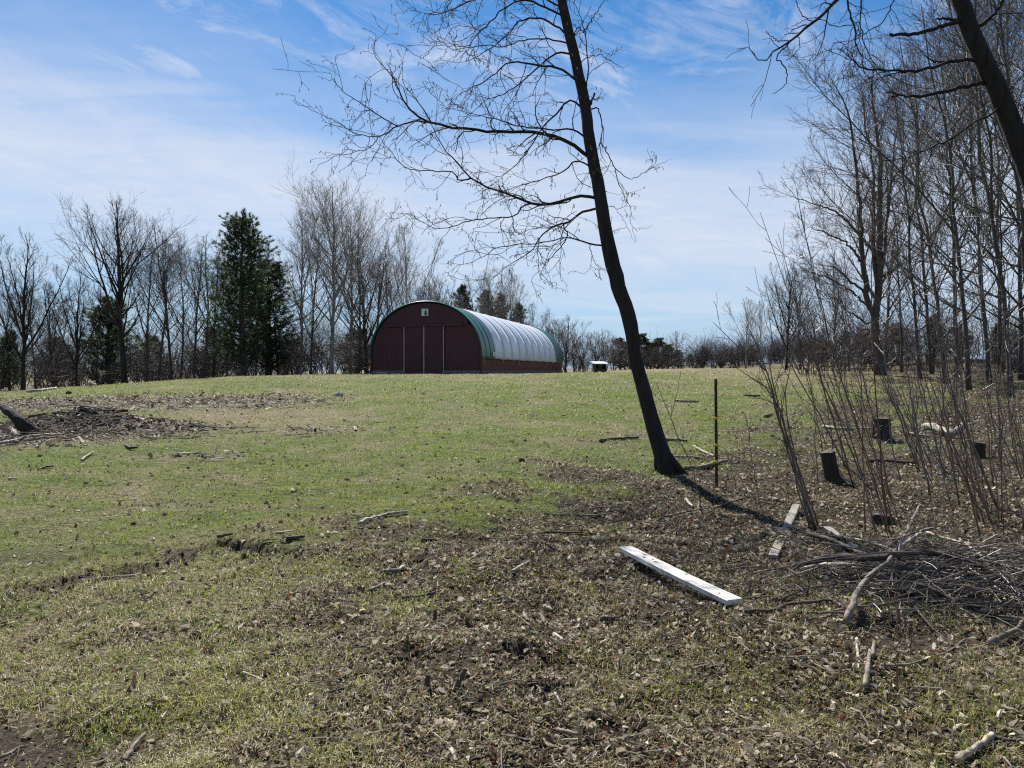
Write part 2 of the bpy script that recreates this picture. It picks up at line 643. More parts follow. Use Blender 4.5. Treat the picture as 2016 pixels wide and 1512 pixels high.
nf = noise_tex(t, 28, 8, .7, dist=.4)
nm = noise_tex(t, 5, 6, .65)
ng = noise_tex(t, 1.1, 6, .62)
green = mixc(t, ramp(t, nm, [(.38, .45), (.52, 0.0)]), ramp(t, nf, [(.34, (.034, .048, .008)), (.5, (.090, .125, .018)), (.66, (.18, .22, .04))]), (.035, .032, .014))  # dark blotches paint the relief shading between turf clumps into the colour
straw = ramp(t, nf, [(.36, (.06, .046, .026)), (.53, (.22, .18, .10)), (.68, (.46, .40, .26))])
litc = ramp(t, nf, [(.40, (.010, .008, .006)), (.55, (.045, .033, .022)), (.70, (.22, .17, .115))])  # near-black low end paints the shadowed gaps between the leaves
soil = ramp(t, nf, [(.3, (.028, .020, .014)), (.7, (.105, .078, .058))])
dryf = mathn(t, 'ADD', mathn(t, 'MULTIPLY', mathn(t, 'SUBTRACT', ng, .5), 2.2), attr(t, 'dry'), True)
c = mixc(t, dryf, green, straw)
lf = mathn(t, 'ADD', mathn(t, 'MULTIPLY', mathn(t, 'SUBTRACT', nm, .5), .8), attr(t, 'litter'), True)
c = mixc(t, lf, c, litc)
c = mixc(t, attr(t, 'debris'), c, ramp(t, nm, [(.38, (.07, .056, .043)), (.5, (.19, .16, .125)), (.66, (.38, .33, .27))]))
c = mixc(t, attr(t, 'dirt'), c, soil)
t.links.new(c, b.inputs['Base Color'])
b.inputs['Roughness'].default_value = .9
b.inputs['Specular IOR Level'].default_value = .15
bump(t, b, mathn(t, 'ADD', nf, mathn(t, 'MULTIPLY', nm, 3.0)), 1.0, .045)
gme = new_mesh('ground', V, [q, hub], m, True, {'litter': li, 'debris': de, 'dirt': di, 'dry': dr})
ground = link('ground', gme)
tag(ground, 'uneven early spring pasture of short grass, leaf litter and bare soil', kind='structure')

# ---- ground cover: blades, dead leaves, straw (nobody could count them)
def scatter(rng, n, r0, r1, a, half=43):
    u = rng.random(n)
    e = 2 - a
    r = (r0 ** e + u * (r1 ** e - r0 ** e)) ** (1 / e)
    th = rad(half) * (2 * rng.random(n) - 1)
    return r * np.sin(th), r * np.cos(th), r


def cover_grass():
    rng = np.random.default_rng(11)
    x, y, r = scatter(rng, 980000, 2.3, 75, 1.72)
    li, de, di, dr = masks(x, y)
    clump = fbm(x * 7, y * 7, 51, 3)
    tuft = fbm(x * 2.2, y * 2.2, 57, 3)
    p = (1 - .82 * li) * (1 - .85 * de) * (1 - .92 * di) * (1 - .35 * dr) * np.clip((clump - .32) * 3.2, .05, 1.0)
    p = np.maximum(p, .8 * sst((tuft - .57) * 12) * (1 - di) * sst((9 - y) / 3) * (1 - .4 * li))
    # rank tufts along the litter
    k = rng.random(len(x)) < p
    x, y, r, dr, clump = x[k], y[k], r[k], dr[k], clump[k]
    tr_ = 3.5 + 40 * rng.random(2600) ** 1.25
    ta_ = rad(42) * (2 * rng.random(2600) - 1)
    tx_, ty_ = np.repeat(tr_ * np.sin(ta_), 16), np.repeat(tr_ * np.cos(ta_), 16)
    sp_ = np.repeat(.03 + .05 * rng.random(2600), 16)
    tx_, ty_ = tx_ + rng.normal(size=len(tx_)) * sp_, ty_ + rng.normal(size=len(tx_)) * sp_
    tl_, _, td_, tdr = masks(tx_, ty_)
    kk = (rng.random(len(tx_)) < 1 - .6 * tl_) & (td_ < .5)
    n_base = len(x)
    x, y = np.concatenate([x, tx_[kk]]), np.concatenate([y, ty_[kk]])
    r = np.hypot(x, y)
    dr = np.concatenate([dr, tdr[kk]])
    clump = np.concatenate([clump, np.full(int(kk.sum()), 1.15)])
    n = len(x)
    z = H(x, y) - .004
    L = (.018 + .03 * rng.random(n)) * (.7 + .9 * clump) * (1 + .5 * np.clip(r / 20, 0, 1.6))
    wd = (.0022 + .002 * rng.random(n)) * (1 + .10 * np.clip(r - 3, 0, 60))
    az = rng.random(n) * 6.283
    lean = .35 + .75 * rng.random(n)
    d = np.stack([np.cos(az), np.sin(az), np.zeros(n)], -1)
    s = np.stack([-np.sin(az), np.cos(az), np.zeros(n)], -1)
    p0 = np.stack([x, y, z], -1)
    mid = p0 + d * (L * .35 * lean)[:, None]
    mid[:, 2] += L * .6
    tip = p0 + d * (L * lean)[:, None]
    tip[:, 2] += L * (1.0 - .35 * lean)
    near = r < 7
    dryb = rng.random(n) < .06 + .8 * dr
    g = rng.random(n)[:, None]
    col = np.array([[.072, .112, .010]]) * (1 - g) + np.array([[.27, .335, .038]]) * g
    hue = fbm(x * .45, y * .45, 63, 3)[:, None]
    col = col * (.7 + .7 * fbm(x * .9, y * .9, 61, 3)[:, None]) * (1 + np.array([[.9, .25, .2]]) * (hue - .5))
    st = np.array([[.22, .18, .09]]) * (1 - g) + np.array([[.50, .43, .25]]) * g
    col = np.where(dryb[:, None], st, col)
    w = s * wd[:, None] * .5
    i = np.where(near)[0]
    j = np.where(~near)[0]
    Vn = np.stack([p0[i] - w[i], p0[i] + w[i], mid[i] + w[i] * .8, mid[i] - w[i] * .8, tip[i]], 1)
    Vf = np.stack([p0[j] - w[j], p0[j] + w[j], tip[j]], 1)
    b0 = np.arange(len(i))[:, None] * 5
    b1 = len(i) * 5 + np.arange(len(j))[:, None] * 3
    F4 = b0 + np.array([[0, 1, 2, 3]])
    F3 = np.concatenate([b0 + np.array([[3, 2, 4]]), b1 + np.array([[0, 1, 2]])])
    C = np.concatenate([np.repeat(col[i], 5, 0), np.repeat(col[j], 3, 0)])
    me = new_mesh('grass', np.concatenate([Vn.reshape(-1, 3), Vf.reshape(-1, 3)]), [F4, F3], M_GRASS, False, {'tint': C})
    tag(link('grass', me), 'short patchy green grass across the pasture', 'grass', kind='stuff')


def cover_leaves():
    rng = np.random.default_rng(12)
    x, y, r = scatter(rng, 410000, 2.3, 48, 1.70)
    li, de, di, dr = masks(x, y)
    cl = fbm(x * 3, y * 3, 71, 3)
    p = np.clip(li * (.05 + 1.15 * cl) + .5 * de + .03 + .05 * sst((17 - r) / 6) * cl + .10 * sst((7.5 - y) / 3) * (.4 + cl), 0, 1) * (1 - .75 * di)
    k = rng.random(len(x)) < p
    x, y, r, li, de = x[k], y[k], r[k], li[k], de[k]
    n = len(x)
    size = (.0065 + .026 * rng.random(n) ** 3) * (1 + .028 * np.clip(r - 4, 0, 30))
    asp = .45 + .35 * rng.random(n)
    az = rng.random(n) * 6.283
    pit = rng.normal(size=n) * .7
    rol = rng.normal(size=n) * .6
    # leaf outline: base, two flanks, two shoulders, tip, with a curled midrib
    u = np.array([-1, -.35, .35, 1.0, .25, -.45])
    v = np.array([0, .62, .85, 0, -.8, -.65])
    curl = (.45 + 1.0 * rng.random(n))[:, None] * rng.choice([1, 1, -1], n)[:, None]
    jit = 1 + .5 * (rng.random((n, 6)) - .5)
    lu = u[None] * size[:, None] * jit
    lv = v[None] * (size * asp)[:, None] * jit
    lw = (curl * (np.abs(v)[None] ** 1.5 - .3) + .35 * (rng.random((n, 6)) - .5)) * (size * .8)[:, None]
    cp, sp_ = np.cos(pit)[:, None], np.sin(pit)[:, None]
    a1, w1 = lu * cp - lw * sp_, lu * sp_ + lw * cp
    cr, sr = np.cos(rol)[:, None], np.sin(rol)[:, None]
    b1, w2 = lv * cr - w1 * sr, lv * sr + w1 * cr
    ca, sa = np.cos(az)[:, None], np.sin(az)[:, None]
    X = x[:, None] + a1 * ca - b1 * sa
    Y = y[:, None] + a1 * sa + b1 * ca
    Z = (H(x, y) + .004 + .012 * rng.random(n))[:, None] + w2
    g = rng.random(n)[:, None]
    k2 = rng.random(n)
    col = np.array([[.045, .032, .02]]) * (1 - g) + np.array([[.27, .205, .135]]) * g
    pale = np.array([[.40, .335, .24]]) * (1 - g) + np.array([[.70, .62, .49]]) * g
    rus = np.array([[.13, .045, .025]]) * (1 - g) + np.array([[.28, .12, .06]]) * g
    col = np.where((k2 < .33)[:, None], pale, col)
    col = np.where((k2 > .965)[:, None], rus, col)
    b0 = np.arange(n)[:, None] * 6
    F = np.concatenate([b0 + np.array([[0, 5, 4, 3]]), b0 + np.array([[0, 3, 2, 1]])])
    me = new_mesh('leaf_litter', np.stack([X, Y, Z], -1).reshape(-1, 3), [F], M_LEAF, False, {'tint': np.repeat(col, 6, 0)})
    tag(link('leaf_litter', me), 'dry brown curled leaves littering the ground under the trees', 'leaf litter', kind='stuff')


def cover_straw():
    rng = np.random.default_rng(13)
    x, y, r = scatter(rng, 250000, 2.3, 60, 1.78)
    li, de, di, dr = masks(x, y)
    p = np.clip(.14 + .6 * dr + .5 * de + .3 * li, 0, 1) * (1 - .7 * di)
    k = rng.random(len(x)) < p
    x, y, r, de = x[k], y[k], r[k], de[k]
    n = len(x)
    L = (.006 + .028 * rng.random(n) ** 3) * (1 + .015 * np.clip(r - 4, 0, 40)) * (1 + de)
    wd = (.0012 + .003 * rng.random(n) ** 3) * (1 + .07 * np.clip(r - 3, 0, 40))
    az = rng.random(n) * 6.283
    el = rng.normal(size=n) * .25
    d = np.stack([np.cos(az) * np.cos(el), np.sin(az) * np.cos(el), np.sin(el)], -1) * L[:, None]
    s = np.stack([-np.sin(az), np.cos(az), .5 * rng.normal(size=n)], -1) * wd[:, None]
    c = np.stack([x, y, H(x, y) + .006 + .014 * rng.random(n) + np.abs(d[:, 2]) * .8], -1)
    Vv = np.stack([c - d - s, c - d + s, c + d + s * .6, c + d - s * .6], 1).reshape(-1, 3)
    F = np.arange(n)[:, None] * 4 + np.array([[0, 1, 2, 3]])
    g = rng.random(n)[:, None]
    col = np.array([[.12, .09, .05]]) * (1 - g) + np.array([[.40, .34, .20]]) * g
    dk = (rng.random(n) < .22)[:, None]
    col = np.where(dk, np.array([[.05, .038, .028]]), col)
    me = new_mesh('dry_grass_litter', Vv, [F], M_STRAW, False, {'tint': np.repeat(col, 4, 0)})
    tag(link('dry_grass_litter', me), 'dead straw and shredded dry grass lying over the pasture', 'dry grass', kind='stuff')


def cover_twigs():
    rng = np.random.default_rng(14)
    x, y, r = scatter(rng, 12000, 2.4, 34, 1.45)
    li, de, di, dr = masks(x, y)
    k = rng.random(len(x)) < np.clip(.10 + .75 * li + 1.0 * de, 0, 1)
    x, y, r = x[k], y[k], r[k]
    n = len(x)
    L = (.03 + .22 * rng.random(n) ** 2.5) * (1 + .04 * np.clip(r - 5, 0, 30))
    az = rng.random(n) * 6.283
    bend = rng.normal(size=n) * .5
    K = 4
    P = np.empty((n, K, 3))
    px, py = x.copy(), y.copy()
    for q_ in range(K):
        P[:, q_, 0], P[:, q_, 1] = px, py
        P[:, q_, 2] = H(px, py) + .012 + .02 * rng.random(n)
        px = px + np.cos(az) * L / 3
        py = py + np.sin(az) * L / 3
        az = az + bend * .4 + rng.normal(size=n) * .2
    r0 = (.0018 + .004 * rng.random(n) ** 2) * (1 + .05 * np.clip(r - 5, 0, 30))
    mb = MB()
    h = n // 2
    mb.tubes(P, r0[:, None] * np.array([[1, .9, .8, .5]]), 3, False)
    o = mb.build('twig_litter', M_DEADWOOD)
    tag(o, 'small dead twigs scattered through leaves and grass', 'twigs', kind='stuff')


def cover_clods():
    rng = np.random.default_rng(15)
    pts = []
    for a, b in zip(RUT[:-1], RUT[1:]):
        for _ in range(int(np.linalg.norm(b - a) * 90)):
            q = a + (b - a) * rng.random() + rng.normal(size=2) * .10
            pts.append((*q, .008 + .03 * rng.random() ** 3))
    for _ in range(1100):
        r_ = 4 + 30 * rng.random() ** 1.3
        a_ = rad(36) * (2 * rng.random() - 1)
        pts.append((r_ * math.sin(a_), r_ * math.cos(a_), (.008 + .028 * rng.random() ** 3) * (1 + r_ * .03)))
    for hx, hy, r, dp in HOLES:
        for _ in range(60):
            q = np.array([hx, hy]) + rng.normal(size=2) * r * 1.3
            pts.append((*q, .006 + .022 * rng.random() ** 2))
    for _ in range(1500):
        q = np.array(MOUND) + np.array([.4, 0]) + rng.normal(size=2) * (1.3, .6)
        pts.append((*q, .012 + .05 * rng.random() ** 4))
    pts = np.array(pts)
    ico = np.array([[0, 0, 1], [.9, 0, .3], [.28, .85, .35], [-.72, .52, .3], [-.72, -.52, .33], [.28, -.85, .3], [0, 0, -.8]])
    F = np.array([[0, 1, 2], [0, 2, 3], [0, 3, 4], [0, 4, 5], [0, 5, 1], [6, 2, 1], [6, 3, 2], [6, 4, 3], [6, 5, 4], [6, 1, 5]])
    n = len(pts)
    V = ico[None] * (1 + .5 * (rng.random((n, 7, 3)) - .5)) * pts[:, 2][:, None, None] * np.array([1.2, 1.2, .75])
    a = rng.random(n) * 6.28
    X = V[..., 0] * np.cos(a)[:, None] - V[..., 1] * np.sin(a)[:, None]
    Y = V[..., 0] * np.sin(a)[:, None] + V[..., 1] * np.cos(a)[:, None]
    V = np.stack([X + pts[:, 0][:, None], Y + pts[:, 1][:, None], V[..., 2] + (H(pts[:, 0], pts[:, 1]) + pts[:, 2] * .05)[:, None]], -1)
    me = new_mesh('soil_clods', V.reshape(-1, 3), [(np.arange(n)[:, None, None] * 7 + F[None]).reshape(-1, 3)], M_SOIL, False)
    tag(link('soil_clods', me), 'crumbled dark soil clods along the rut and around the holes', 'soil', kind='stuff')


def cover_chips():
    rng = np.random.default_rng(16)
    n = 26000
    x = -34 + 36 * rng.random(n)
    y = 13 + 17 * rng.random(n)
    li, de, di, dr = masks(x, y)
    k = (rng.random(n) < np.clip(de * 1.1 - .12, 0, 1)) & (np.abs(x) < y * 1.0)
    x, y = x[k], y[k]
    n = len(x)
    L = .03 + .14 * rng.random(n) ** 2
    wd = .012 + .03 * rng.random(n) ** 2
    az = rng.random(n) * 6.283
    el = rng.normal(size=n) * .3
    d = np.stack([np.cos(az) * np.cos(el), np.sin(az) * np.cos(el), np.sin(el)], -1) * L[:, None]
    s = np.stack([-np.sin(az), np.cos(az), .5 * rng.normal(size=n)], -1) * wd[:, None]
    c = np.stack([x, y, H(x, y) + .015 + .03 * rng.random(n) + np.abs(d[:, 2]) * .6], -1)
    up = np.array([0, 0, .014])
    V = np.stack([c - d - s, c - d + s, c + d + s * .6, c + d - s * .6, c + up, c - up], 1).reshape(-1, 3)
    b0 = np.arange(n)[:, None, None] * 6
    F = (b0 + np.array([[[0, 1, 4], [1, 2, 4], [2, 3, 4], [3, 0, 4], [1, 0, 5], [2, 1, 5], [3, 2, 5], [0, 3, 5]]])).reshape(-1, 3)
    g = rng.random(n)[:, None]
    col = np.array([[.20, .165, .125]]) * (1 - g) + np.array([[.58, .51, .41]]) * g
    col = np.where((rng.random(n) < .16)[:, None], np.array([[.05, .04, .03]]), col)
    me = new_mesh('wood_chips', V, [F], M_STRAW, False, {'tint': np.repeat(col, 6, 0)})
    tag(link('wood_chips', me), 'splintered wood chips strewn over the bare strip at the left', 'wood chips', kind='stuff')


M_SOIL = simple('dark_soil', (.022, .016, .012), (.075, .055, .04), 20, .95, None, .6, .01, .1)
cover_grass()
cover_leaves()
cover_straw()
cover_twigs()
cover_clods()
cover_chips()

# ------------------------------------------------------------------ barn
BA = rad(14.0)
M_RED = simple('dark_red_steel', (.055, .011, .017), (.082, .018, .025), 1.3, .5, (1, 1, .25), spec=.4)
M_REDDOOR = simple('dark_red_door_steel', (.05, .010, .016), (.076, .016, .023), 1.3, .5, (1, 1, .25), spec=.4)
M_REDWOOD = simple('red_painted_boards', (.08, .018, .016), (.16, .036, .028), 3, .7, (1, 1, .4), .4, .01)
M_GREENFAB = simple('green_fabric', (.006, .085, .06), (.012, .12, .085), 1.2, .42, spec=.5)
M_WHITEFAB = simple('white_fabric', (.50, .53, .59), (.64, .67, .73), .35, .38, spec=.5, bstr=.15, bdist=.05)
M_SEAM = simple('fabric_seam', (.64, .66, .70), (.72, .74, .78), 2, .5)
M_GREYBOARD = simple('grey_skirt_boards', (.10, .085, .075), (.22, .195, .17), 3, .85, (.3, .3, 3), .4, .01)
M_TRIM = simple('pale_steel_trim', (.28, .26, .27), (.42, .39, .40), 3, .5)
M_WHITE = simple('white_paint', (.70, .70, .68), (.80, .80, .78), 6, .55)
M_DKGREEN = simple('dark_green_paint', (.008, .045, .032), (.014, .06, .045), 6, .5)
M_ROPE = simple('pale_strap', (.42, .36, .30), (.6, .52, .44), 20, .8)
M_BLACKM = simple('dark_iron', (.02, .02, .022), (.05, .048, .05), 20, .6, metal=.4)

BC = W(948, 739, 60.0)
w_ = None
u0 = (731 - 1008) / FPX
# width of the gable so that its far corner falls where the photograph shows it
w_ = (BC[0] - u0 * BC[1]) / (math.cos(BA) + u0 * math.sin(BA))
BW, BL, BH_EAVE = w_, 35.0, 1.62
BH = 5.78
origin = np.array([BC[0] - BW / 2 * math.cos(BA), BC[1] + BW / 2 * math.sin(BA), BC[2] - .02])
barn = empty('barn', origin, 'long red barn with arched white and green fabric roof at the top of the field', 'barn', rz=-BA)
# local: x across the gable (right = nearer corner), y along the barn away from us, z up


def arch(x, a=None, b=None):
    a = a or BW / 2
    b = b or BH - BH_EAVE
    return BH_EAVE + b * (1 - np.minimum(np.abs(x) / a, 1) ** 2.05) ** (1 / 2.0)


def corrugated(x0, x1, z0, ztop, y, mat, name, parent, pitch=.235, dep=.022):
    xs, ys = [], []
    n = int(round((x1 - x0) / pitch))
    for i in range(n):
        a = x0 + (x1 - x0) * i / n
        b_ = x0 + (x1 - x0) * (i + 1) / n
        p = b_ - a
        xs += [a, a + p * .12, a + p * .22, a + p * .34]
        ys += [0, 0, 1, 1]
        xs += [a + p * .44]
        ys += [0]
    xs += [x1]
    ys += [0]
    xs, ys = np.array(xs), np.array(ys)
    zt = np.maximum(ztop(xs) if callable(ztop) else np.full(len(xs), ztop), z0 + .01)
    lo = np.stack([xs, y - ys * dep, np.full(len(xs), z0)], -1)
    hi = np.stack([xs, y - ys * dep, zt], -1)
    m_ = len(xs)
    V = np.concatenate([lo, hi, lo + (0, .05, 0), hi + (0, .05, 0)])
    i = np.arange(m_ - 1)
    F = np.concatenate([np.stack([i, i + 1, i + 1 + m_, i + m_], -1), np.stack([i + 1 + 2 * m_, i + 2 * m_, i + 3 * m_, i + 1 + 3 * m_], -1)])
    return link(name, new_mesh(name, V, [F], mat), parent)


hw = BW / 2
top = lambda x: arch(x, hw - .05, BH - BH_EAVE - .06)


def gx_px(px):
    """local gable x for a photograph column"""
    u = (px - 1008) / FPX
    c, s = math.cos(BA), math.sin(BA)
    return (u * origin[1] - origin[0]) / (c + u * s)


xd0, xd1, xd2 = gx_px(796), gx_px(835), gx_px(874)
xt0, xt1 = gx_px(758), gx_px(911)
ZT = 3.92
corrugated(-hw + .06, xd0 - .05, .42, lambda x: np.minimum(top(x), ZT + .05), .10, M_RED, 'wall_panel', barn)
corrugated(xd2 + .05, hw - .06, .42, lambda x: np.minimum(top(x), ZT + .05), .10, M_RED, 'wall_panel', barn)
corrugated(xt0 - .4, xt1 + .4, ZT + .04, top, .07, M_RED, 'upper_wall_panel', barn)
for a, b_ in ((xd0, xd1), (xd1, xd2)):
    corrugated(a + .04, b_ - .04, .06, ZT, -.02, M_REDDOOR, 'sliding_door', barn)
for x, z0 in ((xd0, .05), (xd1, .05), (xd2, .05)):
    mb = MB()
    mb.box((x, -.05, (z0 + ZT) / 2), (.075 if x != xd1 else .09, .05, ZT - z0))
    mb.build('door_edge_trim', M_TRIM, barn)
mb = MB()
mb.box(((xt0 + xt1) / 2, -.08, ZT + .04), (xt1 - xt0, .16, .17))
mb.build('door_track', M_REDDOOR, barn)
for x in (xd1 - .18, xd1 + .18):
    mb = MB()
    mb.box((x, -.07, 1.35), (.04, .05, .22))
    mb.box((x, -.055, 1.45), (.05, .03, .03))
    mb.box((x, -.055, 1.25), (.05, .03, .03))
    mb.build('door_handle', M_BLACKM, barn)
for a, b_, nm in ((-hw + .05, xd0 - .05, 'skirt_board'), (xd2 + .05, hw - .05, 'skirt_board')):
    for k in range(2):
        mb = MB()
        mb.box(((a + b_) / 2, .07 - .004 * k, .10 + .21 * k), (b_ - a, .06, .2))
        mb.build('skirt_board', M_GREYBOARD, barn)
# gable vent with its dark tree emblem
vx = gx_px(837)
vent = link('gable_vent', None, barn, (vx, .0, BH - .79))
mb = MB()
mb.box((0, 0, 0), (.56, .06, .56))
mb.build('vent_panel', M_WHITE, vent)
mb = MB()
for k, (wd_, z_) in enumerate(((.30, -.13), (.24, -.02), (.17, .09))):
    mb.add([(.06 - wd_ / 2, -.045, z_ - .06), (.06 + wd_ / 2, -.045, z_ - .06), (.06, -.045, z_ + .12),
            (.06 - wd_ / 2, -.03, z_ - .06), (.06 + wd_ / 2, -.03, z_ - .06), (.06, -.03, z_ + .12)],
           [[0, 1, 2], [5, 4, 3]])
    mb.add([(.06 - wd_ / 2, -.045, z_ - .06), (.06 + wd_ / 2, -.045, z_ - .06), (.06 + wd_ / 2, -.03, z_ - .06), (.06 - wd_ / 2, -.03, z_ - .06)], [[0, 1, 2, 3]])
mb.box((.06, -.0375, -.215), (.06, .015, .06))
mb.build('vent_emblem', M_DKGREEN, vent)
for sx, sz, dx, dz in ((.60, .03, 0, .28), (.60, .03, 0, -.28), (.03, .53, .285, 0), (.03, .53, -.285, 0)):
    mb = MB()
    mb.box((dx, -.02, dz), (sx, .08, sz))
    mb.build('vent_frame', M_TRIM, vent)
# corner posts
for sx in (-1, 1):
    mb = MB()
    mb.box((sx * (hw - .02), .04, BH_EAVE / 2 + .1), (.12, .14, BH_EAVE + .2))
    mb.build('corner_post', M_REDWOOD, barn)
# long side walls: boards above a skirt
for sx in (-1, 1):
    nb = 60
    V0 = []
    mb = MB()
    for k in range(nb):
        y0, y1 = .12 + (BL - .2) * k / nb, .12 + (BL - .2) * (k + 1) / nb
        mb.box((sx * (hw - .10 - .006 * (k % 2)), (y0 + y1) / 2, .95), (.04, (y1 - y0) - .012, 1.45))
    o = mb.build('side_boarding', M_REDWOOD, barn)
    o['kind'] = 'stuff'
    for k in range(2):
        mb = MB()
        mb.box((sx * (hw - .06), BL / 2 + .05, .10 + .2 * k), (.05, BL - .1, .19))
        mb.build('side_skirt_board', M_GREYBOARD, barn)
corrugated(-hw + .05, hw - .05, .02, top, BL - .1, M_RED, 'back_wall', barn)
# fabric roof in sections between the hoops
TH = np.linspace(0, math.pi, 49)


def roof_section(y0, y1, mat, name, drop=.28, sag=.005, over=0.0):
    ny = 5
    rows = []
    for j in range(ny):
        f = j / (ny - 1)
        y = y0 + (y1 - y0) * f
        s_ = sag * math.sin(math.pi * f)
        ca = np.cos(TH)
        x = np.sign(ca) * np.abs(ca) ** .97 * (hw + .05 - s_)
        z = BH_EAVE + np.sin(TH) * (BH - BH_EAVE + .05 - s_)
        row = np.stack([x, np.full(len(TH), y), z], -1)
        a = np.array([[hw + .07, y, BH_EAVE - drop + .03 * math.sin(y * 1.7)]])
        b_ = np.array([[-hw - .07, y, BH_EAVE - drop]])
        rows.append(np.concatenate([a, row, b_]))
    A = np.array(rows)
    n_ = A.shape[1]
    i = np.arange(ny * n_).reshape(ny, n_)
    F = np.stack([i[:-1, :-1], i[1:, :-1], i[1:, 1:], i[:-1, 1:]], -1).reshape(-1, 4)
    o = link(name, new_mesh(name, A.reshape(-1, 3), [F], mat, True), barn)
    sm = o.modifiers.new('thickness', 'SOLIDIFY')
    sm.thickness = .02
    return o


def seam(y, mat, name='roof_seam', r=.035):
    x = np.sign(np.cos(TH)) * np.abs(np.cos(TH)) ** .97 * (hw + .055)
    z = BH_EAVE + np.sin(TH) * (BH - BH_EAVE + .055)
    P = np.stack([x, np.full(len(TH), y), z], -1)
    P = np.concatenate([[[hw + .08, y, BH_EAVE - .3]], P, [[-hw - .08, y, BH_EAVE - .3]]])
    mb = MB()
    mb.tubes(P, np.full(len(P), r), 6)
    mb.build(name, mat, barn, smooth=True)


GF, GB = 3.7, BL - 4.3
ys = np.linspace(-.12, GF, 4)
for a, b_ in zip(ys[:-1], ys[1:]):
    roof_section(a, b_, M_GREENFAB, 'green_roof_panel')
for y in ys:
    seam(y, M_GREENFAB, 'roof_hoop', .05 if y < 0 else .012)
ys = np.linspace(GF, GB, 10)
for a, b_ in zip(ys[:-1], ys[1:]):
    roof_section(a, b_, M_WHITEFAB, 'white_roof_panel')
for y in ys[1:-1]:
    seam(y, M_SEAM, 'roof_seam', .007)
ys = np.linspace(GB, BL + .12, 4)
for a, b_ in zip(ys[:-1], ys[1:]):
    roof_section(a, b_, M_GREENFAB, 'green_roof_panel')
for y in ys:
    seam(y, M_GREENFAB, 'roof_hoop', .012)
# white patch of overlapping fabric by the green edge, and the tie straps under the eave
mb = MB()
mb.box((hw + .095, GF - .35, BH_EAVE + .12), (.02, .7, .34))
mb.build('fabric_patch', M_WHITEFAB, barn)
for y in (.35, 6.2, 12.2, 18.4, 25.2, 33.6):
    mb = MB()
    mb.tubes([(hw + .09, y, BH_EAVE - .22), (hw + .1, y + .05, BH_EAVE - .5), (hw + .04, y + .12, BH_EAVE - .82)], [.022, .02, .014], 5)
    mb.build('tie_strap', M_ROPE, barn)

# ------------------------------------------------------------------ little white-roofed shed at the far edge
p = at_depth(1180, 76)
shed = empty('animal_shelter', p, 'small dark shelter with a flat white roof beyond the barn', 'shelter', rz=rad(12))
mb = MB()
for x in (-.55, -.05, .5):
    mb.box((x, -.42, .45), (.1 if x != -.05 else .35, .05, .75))
mb.box((0, .42, .45), (1.15, .05, .75))
mb.box((-.58, 0, .45), (.05, .8, .75))
mb.box((.58, 0, .45), (.05, .8, .75))
mb.box((0, -.425, .2), (1.1, .05, .25))
mb.build('walls', M_DARKWOOD, shed)
mb = MB()
cs, sn = math.cos(rad(9)), math.sin(rad(9))
mb.box((0, -.02, .93), (1.42, 1.25, .07), [[1, 0, 0], [0, cs, -sn], [0, sn, cs]])
mb.build('roof', M_WHITE, shed)
for x in (-.4, .4):
    mb = MB()
    mb.box((x, 0, .04), (.1, 1.1, .1))
    mb.build('skid', M_DARKWOOD, shed)

# ------------------------------------------------------------------ trees
def tree_parts(root, trunk_sets, twig_sets, mt, mw, crown='crown'):
    mb = MB()
    for P, R, s in trunk_sets:
        mb.tubes(P, R, s)
    tr = mb.mesh('trunk', mt, True)
    mb = MB()
    for P, R, s in twig_sets:
        mb.tubes(P, R, s, False)
    cr = mb.mesh(crown, mw, False)
    return tr, cr


